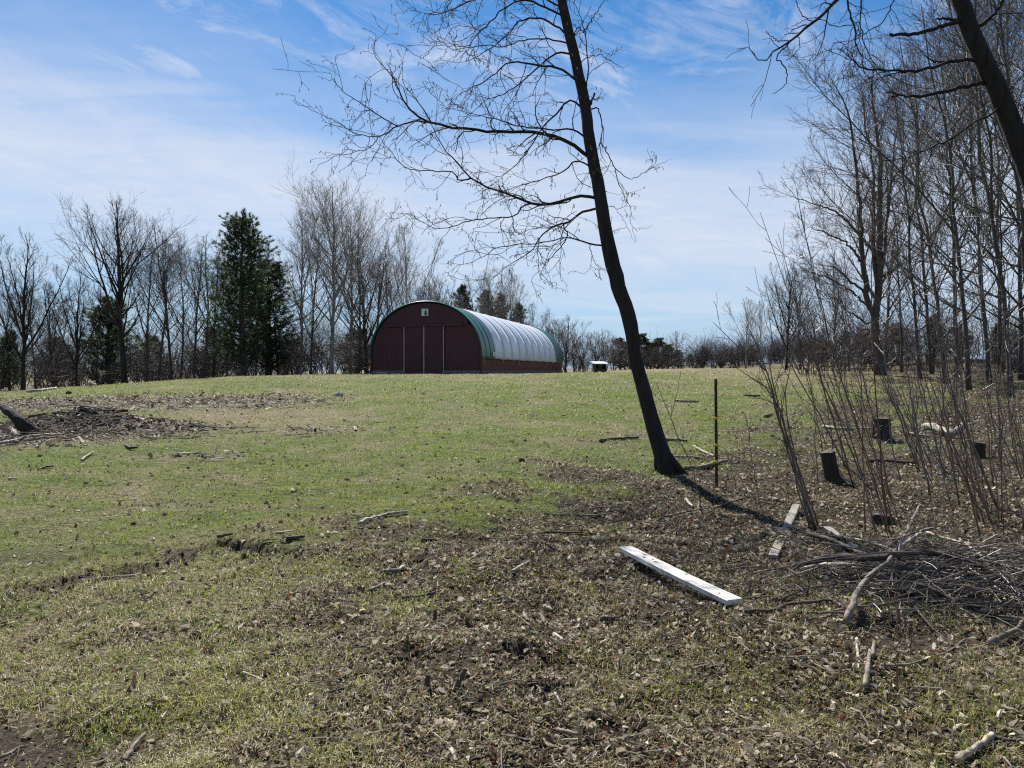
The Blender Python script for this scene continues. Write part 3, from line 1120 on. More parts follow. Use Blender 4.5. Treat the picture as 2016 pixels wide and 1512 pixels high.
def gen_bare(seed, Ht=14, r0=.18, leaders=3, fork=.3, crown0=.25, spread=.30, n1=26, n2=8, n3=6, n4=3, ang1=48, up1=.9, tip=.0055, lean=.05, mt=None, mw=None, wander=.06):
    rng = np.random.default_rng(seed)
    K = 14
    zt = np.linspace(0, 1, K)
    P = np.zeros((1, K, 3))
    P[0, :, 2] = zt * Ht * .96
    P[0, :, :2] = np.cumsum(rng.normal(size=(K, 2)) * Ht * wander * .13, axis=0) * zt[:, None]
    P[0, :, 0] += lean * Ht * zt
    R = (r0 * (1 - zt * .97) ** .85 + .012)[None]
    R[0, 0] *= 1.35
    sets = [(P, R, 8)]
    Pm, Rm = P, R
    if leaders > 1:
        Pl, Rl, _ = spawn(rng, P, R, leaders - 1, fork, fork + .28, 24, 6, lambda t, pl, u: (1 - t) * Ht * (.80 + .2 * u), K, .72, .012, up=.55, wander=.05)
        sets.append((Pl, Rl, 7))
        Pm, Rm = np.concatenate([P, Pl]), np.concatenate([R, Rl])
    nl = len(Pm)
    cn = np.full(nl, max(5, int(n1 / nl)))
    cn[0] = int(n1 * .55) if nl > 1 else n1

    def l1(t, pl, u):
        return Ht * spread * (1.12 - t) ** .75 * (.55 + .6 * u)
    P1, R1, t1 = spawn(rng, Pm, Rm, cn, crown0, .97, ang1, 8, l1, 9, .55, tip * 1.5, up=up1, wander=.055)
    sets.append((P1, R1, 5))
    P2, R2, _ = spawn(rng, P1, R1, n2, .15, .98, 36, 8, lambda t, pl, u: pl * (.28 + .36 * u) * (1.15 - .6 * t), 6, .6, tip * 1.2, up=.35, wander=.06)
    Pt, Rt, _ = spawn(rng, Pm, Rm, 8, .5, .99, 34, 8, lambda t, pl, u: Ht * (.06 + .10 * u) * (1.25 - t), 6, .4, tip * 1.2, up=.5, wander=.06)
    P2, R2 = np.concatenate([P2, Pt]), np.concatenate([R2, Rt])
    P3, R3, _ = spawn(rng, P2, R2, n3, .15, 1.0, 34, 9, lambda t, pl, u: pl * (.30 + .38 * u) * (1.1 - .4 * t), 4, .6, tip * .9, up=.2, wander=.06)
    P4, R4, _ = spawn(rng, P3, R3, n4, .2, .9, 32, 9, lambda t, pl, u: pl * (.3 + .35 * u), 2, .7, tip * .7, up=.1, wander=.05)
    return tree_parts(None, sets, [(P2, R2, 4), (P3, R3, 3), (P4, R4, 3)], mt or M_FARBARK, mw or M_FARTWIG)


def gen_pine(seed, Ht=13, r0=.2, base=.12, width=.22, nw=34, dens=1.0, dark=1.0, shape=.7):
    rng = np.random.default_rng(seed)
    K = 12
    zt = np.linspace(0, 1, K)
    P = np.zeros((1, K, 3))
    P[0, :, 2] = zt * Ht
    P[0, :, :2] = np.cumsum(rng.normal(size=(K, 2)) * .03, axis=0)
    R = (r0 * (1 - zt) + .015)[None]

    def l1(t, pl, u):
        s = np.clip((t - base) / (1 - base), 0, 1)
        return Ht * width * (1.05 - s) ** shape * (.55 + .65 * u) * (.55 + .45 * sst(s / .25))
    P1, R1, t1 = spawn(rng, P, R, nw * 4, base, .995, 74, 10, l1, 7, .4, .012, up=.75, wander=.08, tpow=.9)
    P2, R2, _ = spawn(rng, P1, R1, 6, .25, 1.0, 45, 12, lambda t, pl, u: pl * (.22 + .3 * u), 4, .6, .008, up=.5, wander=.1)
    mb = MB()
    mb.tubes(P, R, 8)
    tr = mb.mesh('trunk', M_FARBARK, True)
    mb = MB()
    mb.tubes(P1, R1, 4, False)
    br = mb.mesh('branches', M_FARBARK)
    # needle tufts along the shoots
    n = int(len(P2) * 4 * dens)
    k = rng.integers(0, len(P2), n)
    f = rng.random(n) ** .7 * 2.999
    i = f.astype(int)
    a = (f - i)[:, None]
    c = P2[k, i] * (1 - a) + P2[k, i + 1] * a
    d0 = nrm(P2[k, i + 1] - P2[k, i])
    T = 7
    d = nrm(d0[:, None] * .7 + rng.normal(size=(n, T, 3)) * .75 + np.array([0, 0, .25]))
    L = (.14 + .16 * rng.random((n, T, 1)))
    s = nrm(np.cross(d, rng.normal(size=(n, T, 3)))) * .016
    c3 = c[:, None] + rng.normal(size=(n, T, 3)) * .03
    V = np.stack([c3 - s, c3 + s, c3 + d * L], 2).reshape(-1, 3)
    g = rng.random((n, 1, 1, 1)) * np.ones((n, T, 3, 1))
    col = (np.array([.028, .048, .024]) * (1 - g) + np.array([.085, .125, .05]) * g).reshape(-1, 3) * dark
    F = np.arange(n * T)[:, None] * 3 + np.array([[0, 1, 2]])
    cr = new_mesh('needles', V, [F], M_NEEDLE, False, {'tint': col})
    return tr, br, cr


def put(name, meshes, parts, loc, label, cat, group=None, scale=1.0, rz=0.0, tilt=(0, 0), sxy=None):
    o = empty(name, loc, label, cat, group)
    o.rotation_mode = 'ZYX'      # turn first, then lean to the side
    o.rotation_euler = (tilt[0], tilt[1], rz)
    o.scale = (sxy or scale, sxy or scale, scale)
    for m_, pn in zip(meshes, parts):
        c_ = link(pn, m_, o)
        if pn in ('twigs',):
            c_['kind'] = 'stuff'
    return o


VAR = {
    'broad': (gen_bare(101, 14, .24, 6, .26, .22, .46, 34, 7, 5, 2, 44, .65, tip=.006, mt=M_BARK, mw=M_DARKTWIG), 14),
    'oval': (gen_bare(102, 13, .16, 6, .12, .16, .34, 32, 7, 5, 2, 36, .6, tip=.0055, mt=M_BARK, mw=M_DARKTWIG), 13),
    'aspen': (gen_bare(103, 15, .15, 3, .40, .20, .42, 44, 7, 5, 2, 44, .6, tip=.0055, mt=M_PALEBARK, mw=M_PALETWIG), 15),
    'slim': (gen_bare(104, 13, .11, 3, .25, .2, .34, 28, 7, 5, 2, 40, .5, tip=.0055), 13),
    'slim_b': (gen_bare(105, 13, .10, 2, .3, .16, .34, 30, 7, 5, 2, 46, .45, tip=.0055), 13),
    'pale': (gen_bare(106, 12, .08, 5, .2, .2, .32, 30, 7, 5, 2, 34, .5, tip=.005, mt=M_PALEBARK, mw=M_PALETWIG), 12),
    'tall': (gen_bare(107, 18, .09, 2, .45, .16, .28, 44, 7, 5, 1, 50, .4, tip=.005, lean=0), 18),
    'tall_b': (gen_bare(108, 18, .085, 3, .35, .12, .27, 44, 7, 5, 1, 46, .4, tip=.005, lean=0), 18),
    'small': (gen_bare(109, 7, .07, 6, .08, .1, .40, 30, 7, 5, 2, 44, .5, tip=.0055), 7),
}
PINES = {
    'big': (gen_pine(201, 13, .24, .06, .24, 40, 2.2, shape=.42), 13),
    'low': (gen_pine(202, 7, .14, .03, .36, 22, 2.0, shape=.6), 7),
    'spire': (gen_pine(203, 9, .14, .08, .26, 28, 1.6), 9),
}
_rt = np.random.default_rng(5)


def bare(px, top, d, var, label, group=None, wide=1.0, tilt=(0, 0), name='bare_tree'):
    p = at_depth(px, d)
    ht = W(px, top, d)[2] - p[2]
    ms, h0 = VAR[var]
    s = ht / h0
    p[2] -= .05
    return put(name, ms, ('trunk', 'crown'), p, label, 'tree', group, s, _rt.random() * 6.28, tilt, s * wide)


def pine(px, top, d, var, label, group=None, wide=1.0, name='pine_tree'):
    p = at_depth(px, d)
    ht = W(px, top, d)[2] - p[2]
    ms, h0 = PINES[var]
    s = ht / h0
    p[2] -= .05
    return put(name, ms, ('trunk', 'branches', 'needles'), p, label, 'pine', group, s, _rt.random() * 6.28, (0, 0), s * wide)


# left tree line, the ones that can be told apart
bare(45, 452, 55, 'oval', 'bare tree with several steep trunks at the left edge of the field', wide=.95)
bare(150, 520, 58, 'oval', 'shorter bare forked tree between the left edge tree and the broadest tree', wide=.9)
bare(245, 378, 53, 'broad', 'broadest bare tree with thick dark trunk standing forward of the left wood', wide=.85)
bare(652, 350, 60, 'aspen', 'tallest pale-barked bare tree left of the barn', wide=1.05)
bare(590, 405, 62, 'aspen', 'pale bare tree between the big pine and the tallest pale tree', wide=.85)
bare(806, 428, 78, 'pale', 'thin pale bare tree rising behind the left end of the barn roof')
pine(478, 436, 58, 'big', 'large dark green pine standing in the left tree line', wide=1.3)
pine(528, 520, 63, 'big', 'smaller pine behind the right side of the large pine', wide=1.7)
pine(212, 592, 66, 'low', 'dark round pine low behind the broadest bare tree', wide=1.3)
pine(18, 655, 64, 'low', 'low dark pine at the far left edge of the picture')
for x, tp, d, w_p in ((112, 668, 88, 1.6), (300, 665, 86, 1.6), (425, 650, 82, 1.8), (575, 668, 84, 1.7), (700, 650, 88, 1.8)):
    pine(x, tp, d, 'low', 'low dark evergreen in the shade under the left wood', 'low evergreens under the left wood', wide=w_p)
for x, tp, d, w_p in ((1700, 650, 60, 1.6), (1770, 640, 58, 1.7), (1890, 640, 56, 1.7), (2030, 620, 54, 1.6), (1620, 668, 66, 1.6)):
    pine(x, tp, d, 'low', 'low dark evergreen in the shade under the right wood', 'low evergreens under the right wood', wide=w_p)
G1 = 'slim bare trees in the wood left of the barn'
for x, tp, d, v in ((105, 560, 66, 'small'), (190, 540, 70, 'slim'), (288, 480, 62, 'slim'), (312, 455, 66, 'slim_b'), (338, 440, 63, 'slim'), (356, 470, 70, 'slim_b'), (382, 462, 66, 'slim'),
                    (402, 450, 72, 'slim_b'), (420, 470, 64, 'slim'), (445, 500, 70, 'slim_b'), (70, 560, 72, 'slim'), (5, 540, 70, 'slim'), (505, 500, 72, 'slim'), (548, 470, 66, 'slim')):
    bare(x, tp, d, v, 'slim bare tree in the wood between the left edge and the large pine' if x < 470 else 'slim bare tree in the wood between the large pine and the tallest pale tree', G1 if x < 470 else G1 + ', pine side')
G2 = 'bare trees crowded between the tallest pale tree and the barn'
for x, tp, d, v in ((612, 440, 66, 'slim'), (690, 410, 68, 'aspen'), (706, 440, 63, 'slim_b'), (722, 450, 70, 'oval'), (738, 470, 66, 'slim'),
                    (768, 480, 70, 'slim_b'), (784, 520, 80, 'slim'), (826, 540, 86, 'oval'), (846, 532, 90, 'small'), (868, 548, 95, 'oval'), (884, 575, 98, 'small')):
    bare(x, tp, d, v, 'bare tree in the crowd between the tallest pale tree and the barn', G2, wide=1.0)
# behind and right of the barn
for x, tp, lab in ((912, 564, 'leftmost pine top showing over the barn roof'), (958, 574, 'second pine top showing over the barn roof'), (988, 580, 'third pine top showing over the barn roof'), (1020, 598, 'rightmost pine top showing over the barn roof')):
    pine(x, tp, 112, 'spire', lab, 'pines over the barn roof', wide=1.1)
for (x, tp), od in zip(((945, 528), (975, 515), (1003, 530), (1052, 590), (1075, 610)), ('first', 'second', 'third', 'fourth', 'fifth')):
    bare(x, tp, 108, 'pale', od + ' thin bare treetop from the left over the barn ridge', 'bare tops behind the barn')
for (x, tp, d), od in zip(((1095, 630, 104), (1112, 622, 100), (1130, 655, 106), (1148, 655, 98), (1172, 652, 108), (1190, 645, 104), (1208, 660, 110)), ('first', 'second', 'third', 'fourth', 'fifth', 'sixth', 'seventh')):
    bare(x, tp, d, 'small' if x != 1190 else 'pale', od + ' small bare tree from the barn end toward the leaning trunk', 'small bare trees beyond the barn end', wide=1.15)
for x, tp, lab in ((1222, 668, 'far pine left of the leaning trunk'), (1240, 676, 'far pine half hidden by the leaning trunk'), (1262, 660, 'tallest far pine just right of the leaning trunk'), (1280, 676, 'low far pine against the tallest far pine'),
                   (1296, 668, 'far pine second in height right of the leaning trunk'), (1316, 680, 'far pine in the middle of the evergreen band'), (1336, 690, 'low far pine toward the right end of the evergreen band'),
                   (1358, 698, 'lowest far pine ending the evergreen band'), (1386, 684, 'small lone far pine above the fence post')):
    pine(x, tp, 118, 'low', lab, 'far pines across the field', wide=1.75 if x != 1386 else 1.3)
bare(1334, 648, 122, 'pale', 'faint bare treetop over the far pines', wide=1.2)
bare(1468, 582, 74, 'pale', 'left of the two thin bare trees at the far end of the right wood', wide=1.1)
bare(1500, 586, 76, 'pale', 'right of the two thin bare trees at the far end of the right wood', wide=.9)
bare(1548, 512, 60, 'oval', 'dark forked bare tree right of the two thin far trees', wide=.95)
bare(1575, 522, 62, 'slim', 'narrow bare tree beside the dark forked tree at the right')
for x, tp, d in ((1440, 686, 108), (1420, 690, 116), (1480, 680, 100), (1520, 690, 92), (1575, 670, 80), (1600, 680, 76)):
    pine(x, tp, d, 'low', 'low dark pine in the far hedge right of the fence post', 'low pines in the far hedge')
pine(1664, 655, 58, 'low', 'low pine seen left of the three-stemmed tree')
pine(1838, 620, 46, 'spire', 'dark green pine deep in the right wood', wide=1.2)
pine(1965, 640, 50, 'low', 'dark pine low at the right edge of the wood')

# right wood
G3 = 'tall bare trees in the right wood'
for x, tp, d, v, tl in ((1612, 560, 52, 'slim', -.04), (1640, 500, 48, 'slim_b', -.06), (1672, 520, 50, 'slim', -.05), (1812, 150, 34, 'tall', -.10), (1775, 260, 44, 'tall_b', -.06), (1835, 90, 40, 'tall_b', -.05), (1885, 0, 36, 'tall', -.06), (1948, -30, 32, 'tall', -.07), (2010, -80, 34, 'tall_b', -.06),
                        (1862, 40, 31, 'tall_b', -.08), (1908, -60, 28, 'tall_b', -.11), (1992, -160, 25, 'tall_b', -.08),
                        (2045, -180, 23, 'tall', -.10), (2110, -160, 26, 'tall', -.08), (1970, 20, 42, 'tall', -.04), (1745, 380, 52, 'slim', -.03)):
    bare(x, tp, d, v, 'slender bare tree left of the three-stemmed tree' if x < 1700 else 'tall bare tree crowded into the wood at the right edge', G3 if x >= 1700 else 'slender bare trees left of the three-stemmed tree', tilt=(0, tl))


def traced(root_loc, paths, mats, rngseed, K=14, sides=7):
    """branches traced over the photograph, each with its own distance from the camera"""


def path(pts, d0, slope, r0, r1, K, wob, rng, anchor=None):
    """pixel polyline -> 3-D path starting at distance d0, drifting in depth with lateral travel"""
    Pn = []
    acc = 0
    for i, (a, b_) in enumerate(pts):
        if i:
            acc += math.hypot(a - pts[i - 1][0], b_ - pts[i - 1][1]) / FPX * d0
        Pn.append(W(a, b_, d0 + slope * acc))
    Pn = np.array(Pn)
    if anchor is not None:
        Pn[0] = anchor
    Rn = np.linspace(1, 0, len(Pn)) ** .9 * (r0 - r1) + r1
    return resample(Pn, Rn, K, wob, rng)


# ---- the leaning foreground tree
def leaning_tree():
    rng = np.random.default_rng(77)
    D = 11.3
    base = G(1322, 935)
    D = base[1]
    z4 = lambda pts: [(600 + a / 2.7, b_ / 2.7) for a, b_ in pts]
    tp = [(1322, 940), (1303, 890), (1290, 850), (1273, 790), (1258, 735), (1249, 690), (1242, 640), (1228, 595), (1213, 550), (1200, 495), (1188, 430), (1181, 380), (1167, 310), (1152, 210), (1137, 135), (1119, 60), (1104, -10), (1082, -120), (1062, -260), (1050, -420), (1042, -600), (1040, -720)]
    tw = [20, 17, 15.5, 14.2, 13.2, 13.2, 14.2, 13.8, 14.6, 14.2, 13.4, 13, 12, 11.2, 10.4, 9.6, 9, 8, 6.5, 4.5, 3, 1.2]
    P = np.array([W(a, b_, D + .0006 * (940 - b_)) for a, b_ in tp])
    P[0] = base - (0, 0, .12)
    Pt, Rt = resample(P, np.array(tw) / FPX * D, 90, .004, rng)
    o = empty('leaning_tree', base, 'dark leaning bare tree with catkins standing alone in front of the barn field', 'tree')
    mb = MB()
    mb.tubes(Pt - base, Rt, 18, True, .09, rng)
    tr = mb.build('trunk', M_BARK, o, smooth=True)
    # root flare
    for a0, ln in ((2.6, .24), (4.0, .22), (5.6, .26), (.8, .22)):
        q0 = Pt[5] - base
        e = np.array([math.cos(a0) * ln * 1.1 + .05, math.sin(a0) * ln, 0])
        e[2] = H(base[0] + e[0], base[1] + e[1]) - base[2] - .05
        mid = (q0 * .35 + e * .65) * np.array([1, 1, .55])
        A, B = resample([q0 * .8, mid, e], [.07, .05, .02], 9)
        mb = MB()
        mb.tubes(A, B, 9, True, .08, rng)
        mb.build('root', M_BARK, o, smooth=True)

    def tpoint(px, py):
        i = np.argmin(np.abs(np.array([q[2] for q in Pt]) - W(px, py, D)[2]))
        return Pt[i]
    limbs = [
        ([(1500, 810), (1400, 755), (1300, 715), (1200, 705), (1050, 700), (900, 690), (760, 672), (640, 640), (590, 605), (540, 560), (500, 500), (480, 420), (400, 330), (350, 250)], 12, 1.3, -.15, True),
        ([(640, 640), (560, 645), (490, 670), (400, 725), (280, 710), (170, 650), (70, 600)], 5.5, 1.0, .2, False),
        ([(490, 670), (400, 620), (300, 550), (250, 520), (180, 460), (130, 380)], 4, 1.0, -.2, False),
        ([(400, 725), (340, 790), (270, 800), (205, 795)], 3, 1.0, .2, False),
        ([(1530, 1050), (1470, 1040), (1350, 1075), (1220, 1085), (1100, 1040), (1000, 1010), (900, 955), (830, 885), (740, 790), (690, 700), (640, 600)], 10.5, 1.2, .25, True),
        ([(900, 958), (830, 960), (780, 915), (680, 908), (600, 905), (520, 880), (430, 770), (400, 725)], 5, 1.0, -.1, False),
        ([(1220, 1085), (1150, 1100), (1110, 1150), (900, 1170), (740, 1215), (640, 1190), (550, 1120)], 5.5, 1.0, .35, False),
        ([(1110, 1150), (1110, 1220), (1160, 1250), (1230, 1215)], 3, 1.0, .2, False),
        ([(1540, 1100), (1470, 1130), (1400, 1180), (1330, 1200), (1260, 1250), (1200, 1340), (1100, 1400), (1000, 1480)], 8, 1.0, .45, True),
        ([(1380, 1190), (1395, 1260), (1340, 1340), (1270, 1420), (1250, 1500)], 4.5, 1.0, .3, False),
        ([(1580, 1325), (1520, 1295), (1430, 1270), (1395, 1260), (1300, 1285), (1050, 1310), (940, 1370), (860, 1400)], 5.5, 1.0, -.4, True),
        ([(1510, 1310), (1540, 1390), (1600, 1450)], 2.6, 1.0, -.2, False),
        ([(1495, 865), (1440, 855), (1370, 920), (1300, 940), (1200, 970), (1100, 1000), (1000, 1060)], 5.5, 1.0, .5, True),
        ([(1480, 700), (1430, 690), (1320, 690), (1200, 680), (1100, 660), (1000, 630), (900, 610), (720, 560)], 6, 1.0, -.5, True),
        ([(1460, 530), (1410, 535), (1340, 600), (1260, 680), (1200, 780), (1130, 870), (1050, 930), (930, 990)], 6.5, 1.0, .4, True),
        ([(1425, 385), (1350, 365), (1250, 345), (1150, 330), (1080, 335), (1000, 400), (900, 460), (830, 500), (760, 560)], 7.5, 1.0, -.25, True),
        ([(1385, 225), (1330, 290), (1250, 350), (1150, 440), (1050, 500), (950, 545), (840, 650)], 6.5, 1.0, .35, True),
        ([(1385, 160), (1300, 210), (1180, 210), (1060, 250), (940, 240), (800, 260), (700, 200)], 5.0, 1.0, -.5, True),
        ([(1360, 105), (1260, 100), (1150, 110), (1080, 180), (1000, 250), (900, 310), (820, 330)], 6.5, 1.0, .3, True),
        ([(1345, 15), (1200, 5), (1100, 20), (1000, 100), (920, 180), (850, 250), (700, 190)], 6.5, 1.0, -.35, True),
        ([(1320, -60), (1150, -60), (950, -20), (800, 40), (700, 80), (590, 60), (545, 35)], 6.0, 1.0, .2, True),
        ([(1300, -160), (1150, -190), (1000, -150), (850, -60), (760, 30), (720, 120)], 6.0, 1.0, -.4, True),
        ([(1500, 470), (1505, 400), (1500, 300), (1490, 180), (1450, 50), (1425, -40)], 5, 1.0, -.3, True),
        ([(1490, 180), (1520, 110), (1560, 50), (1600, -10), (1640, -80)], 4, 1.0, .3, False),
        ([(1395, 130), (1450, 150), (1490, 180)], 4, 2.5, -.4, True),
        ([(1525, 525), (1545, 495)], 7, 5, -.3, True),
        ([(1530, 530), (1560, 580), (1580, 680), (1570, 800), (1600, 870)], 5.0, 1.0, -.4, True),
        ([(1578, 770), (1640, 880), (1680, 1000), (1720, 1090), (1750, 1165)], 3.4, .9, -.2, False),
        ([(1660, 905), (1730, 950), (1800, 920), (1870, 880), (1940, 850)], 2.6, .9, .3, False),
        ([(1470, 290), (1560, 290), (1620, 320), (1680, 355), (1725, 350)], 3, .9, -.4, True),
        ([(1600, 1060), (1640, 1100), (1700, 1180), (1745, 1270)], 2.2, .8, .4, True),
    ]
    APs = []
    for k, (pts, w0, w1, sl, att) in enumerate(limbs):
        pp = z4(pts)
        d0 = D
        anc = tpoint(*pp[0]) if att else None
        if not att:   # start where the parent limb is at that pixel
            best = min(((np.hypot(*(np.array([1008 + FPX * q_[0] / q_[1], 730 - FPX * (q_[2] - EYE) / q_[1]]) - pp[0])), q_[1], i_, j_) for i_, A_ in enumerate(APs) for j_, q_ in enumerate(A_[0])), key=lambda s_: s_[0])
            d0 = best[1]
            anc = APs[best[2]][0][best[3]]
        else:
            d0 = anc[1]
        A, B = path(pp, d0, sl, w0 / 2 / 2.7 / FPX * D * 1.85, w1 / 2 / 2.7 / FPX * D * 1.8, 24, .008, rng, anc)
        APs.append((A, B))
        mb = MB()
        mb.tubes(A - base, B, 7, True, .05, rng)
        mb.build('branch', M_BARK, o, smooth=True)
    A = np.array([a for a, _ in APs])
    B = np.array([b_ for _, b_ in APs])
    ln = np.linalg.norm(np.diff(A, axis=1), axis=2).sum(1)
    n1 = np.maximum(2, ln * np.where(A[:, -1, 0] > A[:, 0, 0], 2.6, 5.6)).astype(int)
    P1, R1, _ = spawn(rng, A, B, n1, .12, 1.0, 52, 14, lambda t, pl, u: (.22 + .75 * u ** 1.5) * np.minimum(1, pl / 1.2), 8, .6, .0036, up=.1, wander=.24, side=(-.15, 0, 0))
    P2, R2, _ = spawn(rng, P1, R1, 3, .2, 1.0, 48, 14, lambda t, pl, u: .07 + pl * (.25 + .4 * u), 5, .7, .003, up=.1, wander=.24)
    P3, R3, _ = spawn(rng, P2, R2, 1, .3, 1.0, 45, 14, lambda t, pl, u: .04 + pl * .35 * u, 3, .8, .0025, wander=.2)
    up1 = np.array([[Pt[60 + i_] for i_ in range(0, 30, 2)]])
    upR = np.array([[Rt[60 + i_] for i_ in range(0, 30, 2)]])
    Pu, Ru, _ = spawn(rng, up1, upR, 24, .05, .98, 62, 12, lambda t, pl, u: (2.6 - 1.9 * t) * (.5 + .5 * u), 9, .42, .004, up=.35, wander=.14, side=(-.3, 0, 0))
    Pv, Rv, _ = spawn(rng, Pu, Ru, 5, .15, 1.0, 48, 12, lambda t, pl, u: pl * (.2 + .3 * u), 6, .6, .003, wander=.18)
    Pw, Rw, _ = spawn(rng, Pv, Rv, 3, .2, 1.0, 45, 12, lambda t, pl, u: .05 + pl * .35 * u, 4, .7, .0024, wander=.18)
    mb = MB()
    for a, b_, s in ((P1, R1, 4), (P2, R2, 3), (P3, R3, 3), (Pu, Ru, 5), (Pv, Rv, 4), (Pw, Rw, 3)):
        mb.tubes(a - base, b_, s, False)
    mb.build('twigs', M_TWIG, o)['kind'] = 'stuff'
    # catkins hanging from the twig ends
    tips = np.concatenate([P2[:, -1], P3[:, -1], Pw[:, -1], P2[:, 2]])
    tips = tips[rng.random(len(tips)) < .5]
    n = len(tips)
    L = .02 + .045 * rng.random(n)
    d = nrm(np.array([[0, 0, -1.]]) + rng.normal(size=(n, 3)) * .35)
    Pc = tips[:, None] + d[:, None] * L[:, None, None] * np.array([0, .3, .75, 1.0])[None, :, None]
    Rc = (.0042 + .002 * rng.random(n))[:, None] * np.array([[.5, 1, .9, .25]])
    mb = MB()
    mb.tubes(Pc - base, Rc, 4, False)
    mb.build('catkins', M_CATKIN, o)['kind'] = 'stuff'


leaning_tree()


# ---- three-stemmed tree at the edge of the right wood
def three_stem():
    rng = np.random.default_rng(88)
    D = 38.0
    base = at_depth(1735, D)
    z6 = lambda a, b_: (1400 + a / 3.273, 400 + b_ / 3.273)
    z5 = lambda a, b_: (1400 + a / 3.149, b_ / 3.149)
    st = [
        ([(1735, 745), z6(1060, 900), z6(1058, 750), z6(1075, 600), z6(1085, 400), z6(1085, 200), z5(1048, 1250), z5(1050, 1050), z5(1035, 900), z5(1010, 740), z5(1000, 600), z5(985, 480)], 20, 1.5, 0),
        ([z6(1055, 730), z6(1005, 600), z6(985, 420), z6(958, 200), z5(935, 1400), z5(905, 1130), z5(880, 850), z5(830, 650), z5(740, 480)], 13, 1.2, -.1),
        ([z6(1072, 590), z6(1048, 300), z6(1040, 60), z5(1005, 1300), z5(1000, 1020), z5(950, 720), z5(930, 470)], 11, 1.2, .12),
        ([z6(1085, 480), z6(1120, 300), z5(1100, 1250), z5(1130, 1000), z5(1150, 800), z5(1160, 650)], 7, 1.0, -.2),
        ([z6(1040, 690), z6(960, 620), z6(860, 540), z6(740, 480), z6(610, 440)], 6, 1.0, .2),
        ([z6(1010, 600), z6(900, 500), z6(800, 420), z6(680, 390)], 6, 1.0, -.2),
        ([z6(985, 400), z6(880, 270), z6(760, 200), z6(620, 150)], 6, 1.0, .2),
        ([z6(960, 210), z6(850, 90), z6(720, 20), z5(520, 1230)], 6, 1.0, -.2),
        ([z6(1095, 480), z6(1200, 410), z6(1330, 330)], 6, 1.0, .1),
        ([z6(1020, 770), z6(930, 730), z6(850, 660), z6(830, 560)], 5, 1.0, .2),
    ]
    o = empty('three_stemmed_tree', base, 'large bare tree splitting into three upright stems at the edge of the right wood', 'tree')
    Ps, Rs = [], []
    for k, (pts, w0, w1, sl) in enumerate(st):
        A, B = path(pts, D, sl, w0 / FPX * D * .46, w1 / FPX * D * .5, 22, .03, rng)
        if k == 0:
            A[0] = base - (0, 0, .1)
            B[0] *= 1.3
        mb = MB()
        mb.tubes(A - base, B, 9, True, .05, rng)
        mb.build('trunk' if k == 0 else 'stem' if k < 4 else 'branch', M_FARBARK, o, smooth=True)
        Ps.append(A)
        Rs.append(B)
    A, B = np.array(Ps), np.array(Rs)
    n1 = np.array([20, 20, 18, 12, 8, 8, 8, 8, 6, 6])
    P1, R1, _ = spawn(rng, A, B, n1, .2, .98, 42, 9, lambda t, pl, u: (4.2 - 1.9 * t) * (.5 + .6 * u) * np.minimum(1, pl / 5), 10, .4, .008, up=.25, wander=.04)
    P2, R2, _ = spawn(rng, P1, R1, 8, .12, 1, 36, 8, lambda t, pl, u: pl * (.25 + .35 * u) * (1.1 - .5 * t), 6, .6, .0055, up=.15, wander=.05)
    P3, R3, _ = spawn(rng, P2, R2, 5, .15, 1, 34, 8, lambda t, pl, u: pl * (.25 + .4 * u), 3, .65, .0045, up=.1, wander=.06)
    P4, R4, _ = spawn(rng, P3, R3, 2, .15, 1, 34, 8, lambda t, pl, u: pl * (.25 + .4 * u), 2, .65, .004, up=.1, wander=.06)
    mb = MB()
    for a, b_, s in ((P1, R1, 5), (P2, R2, 4), (P3, R3, 3), (P4, R4, 3)):
        mb.tubes(a - base, b_, s, False)
    mb.build('crown', M_FARTWIG, o)


three_stem()


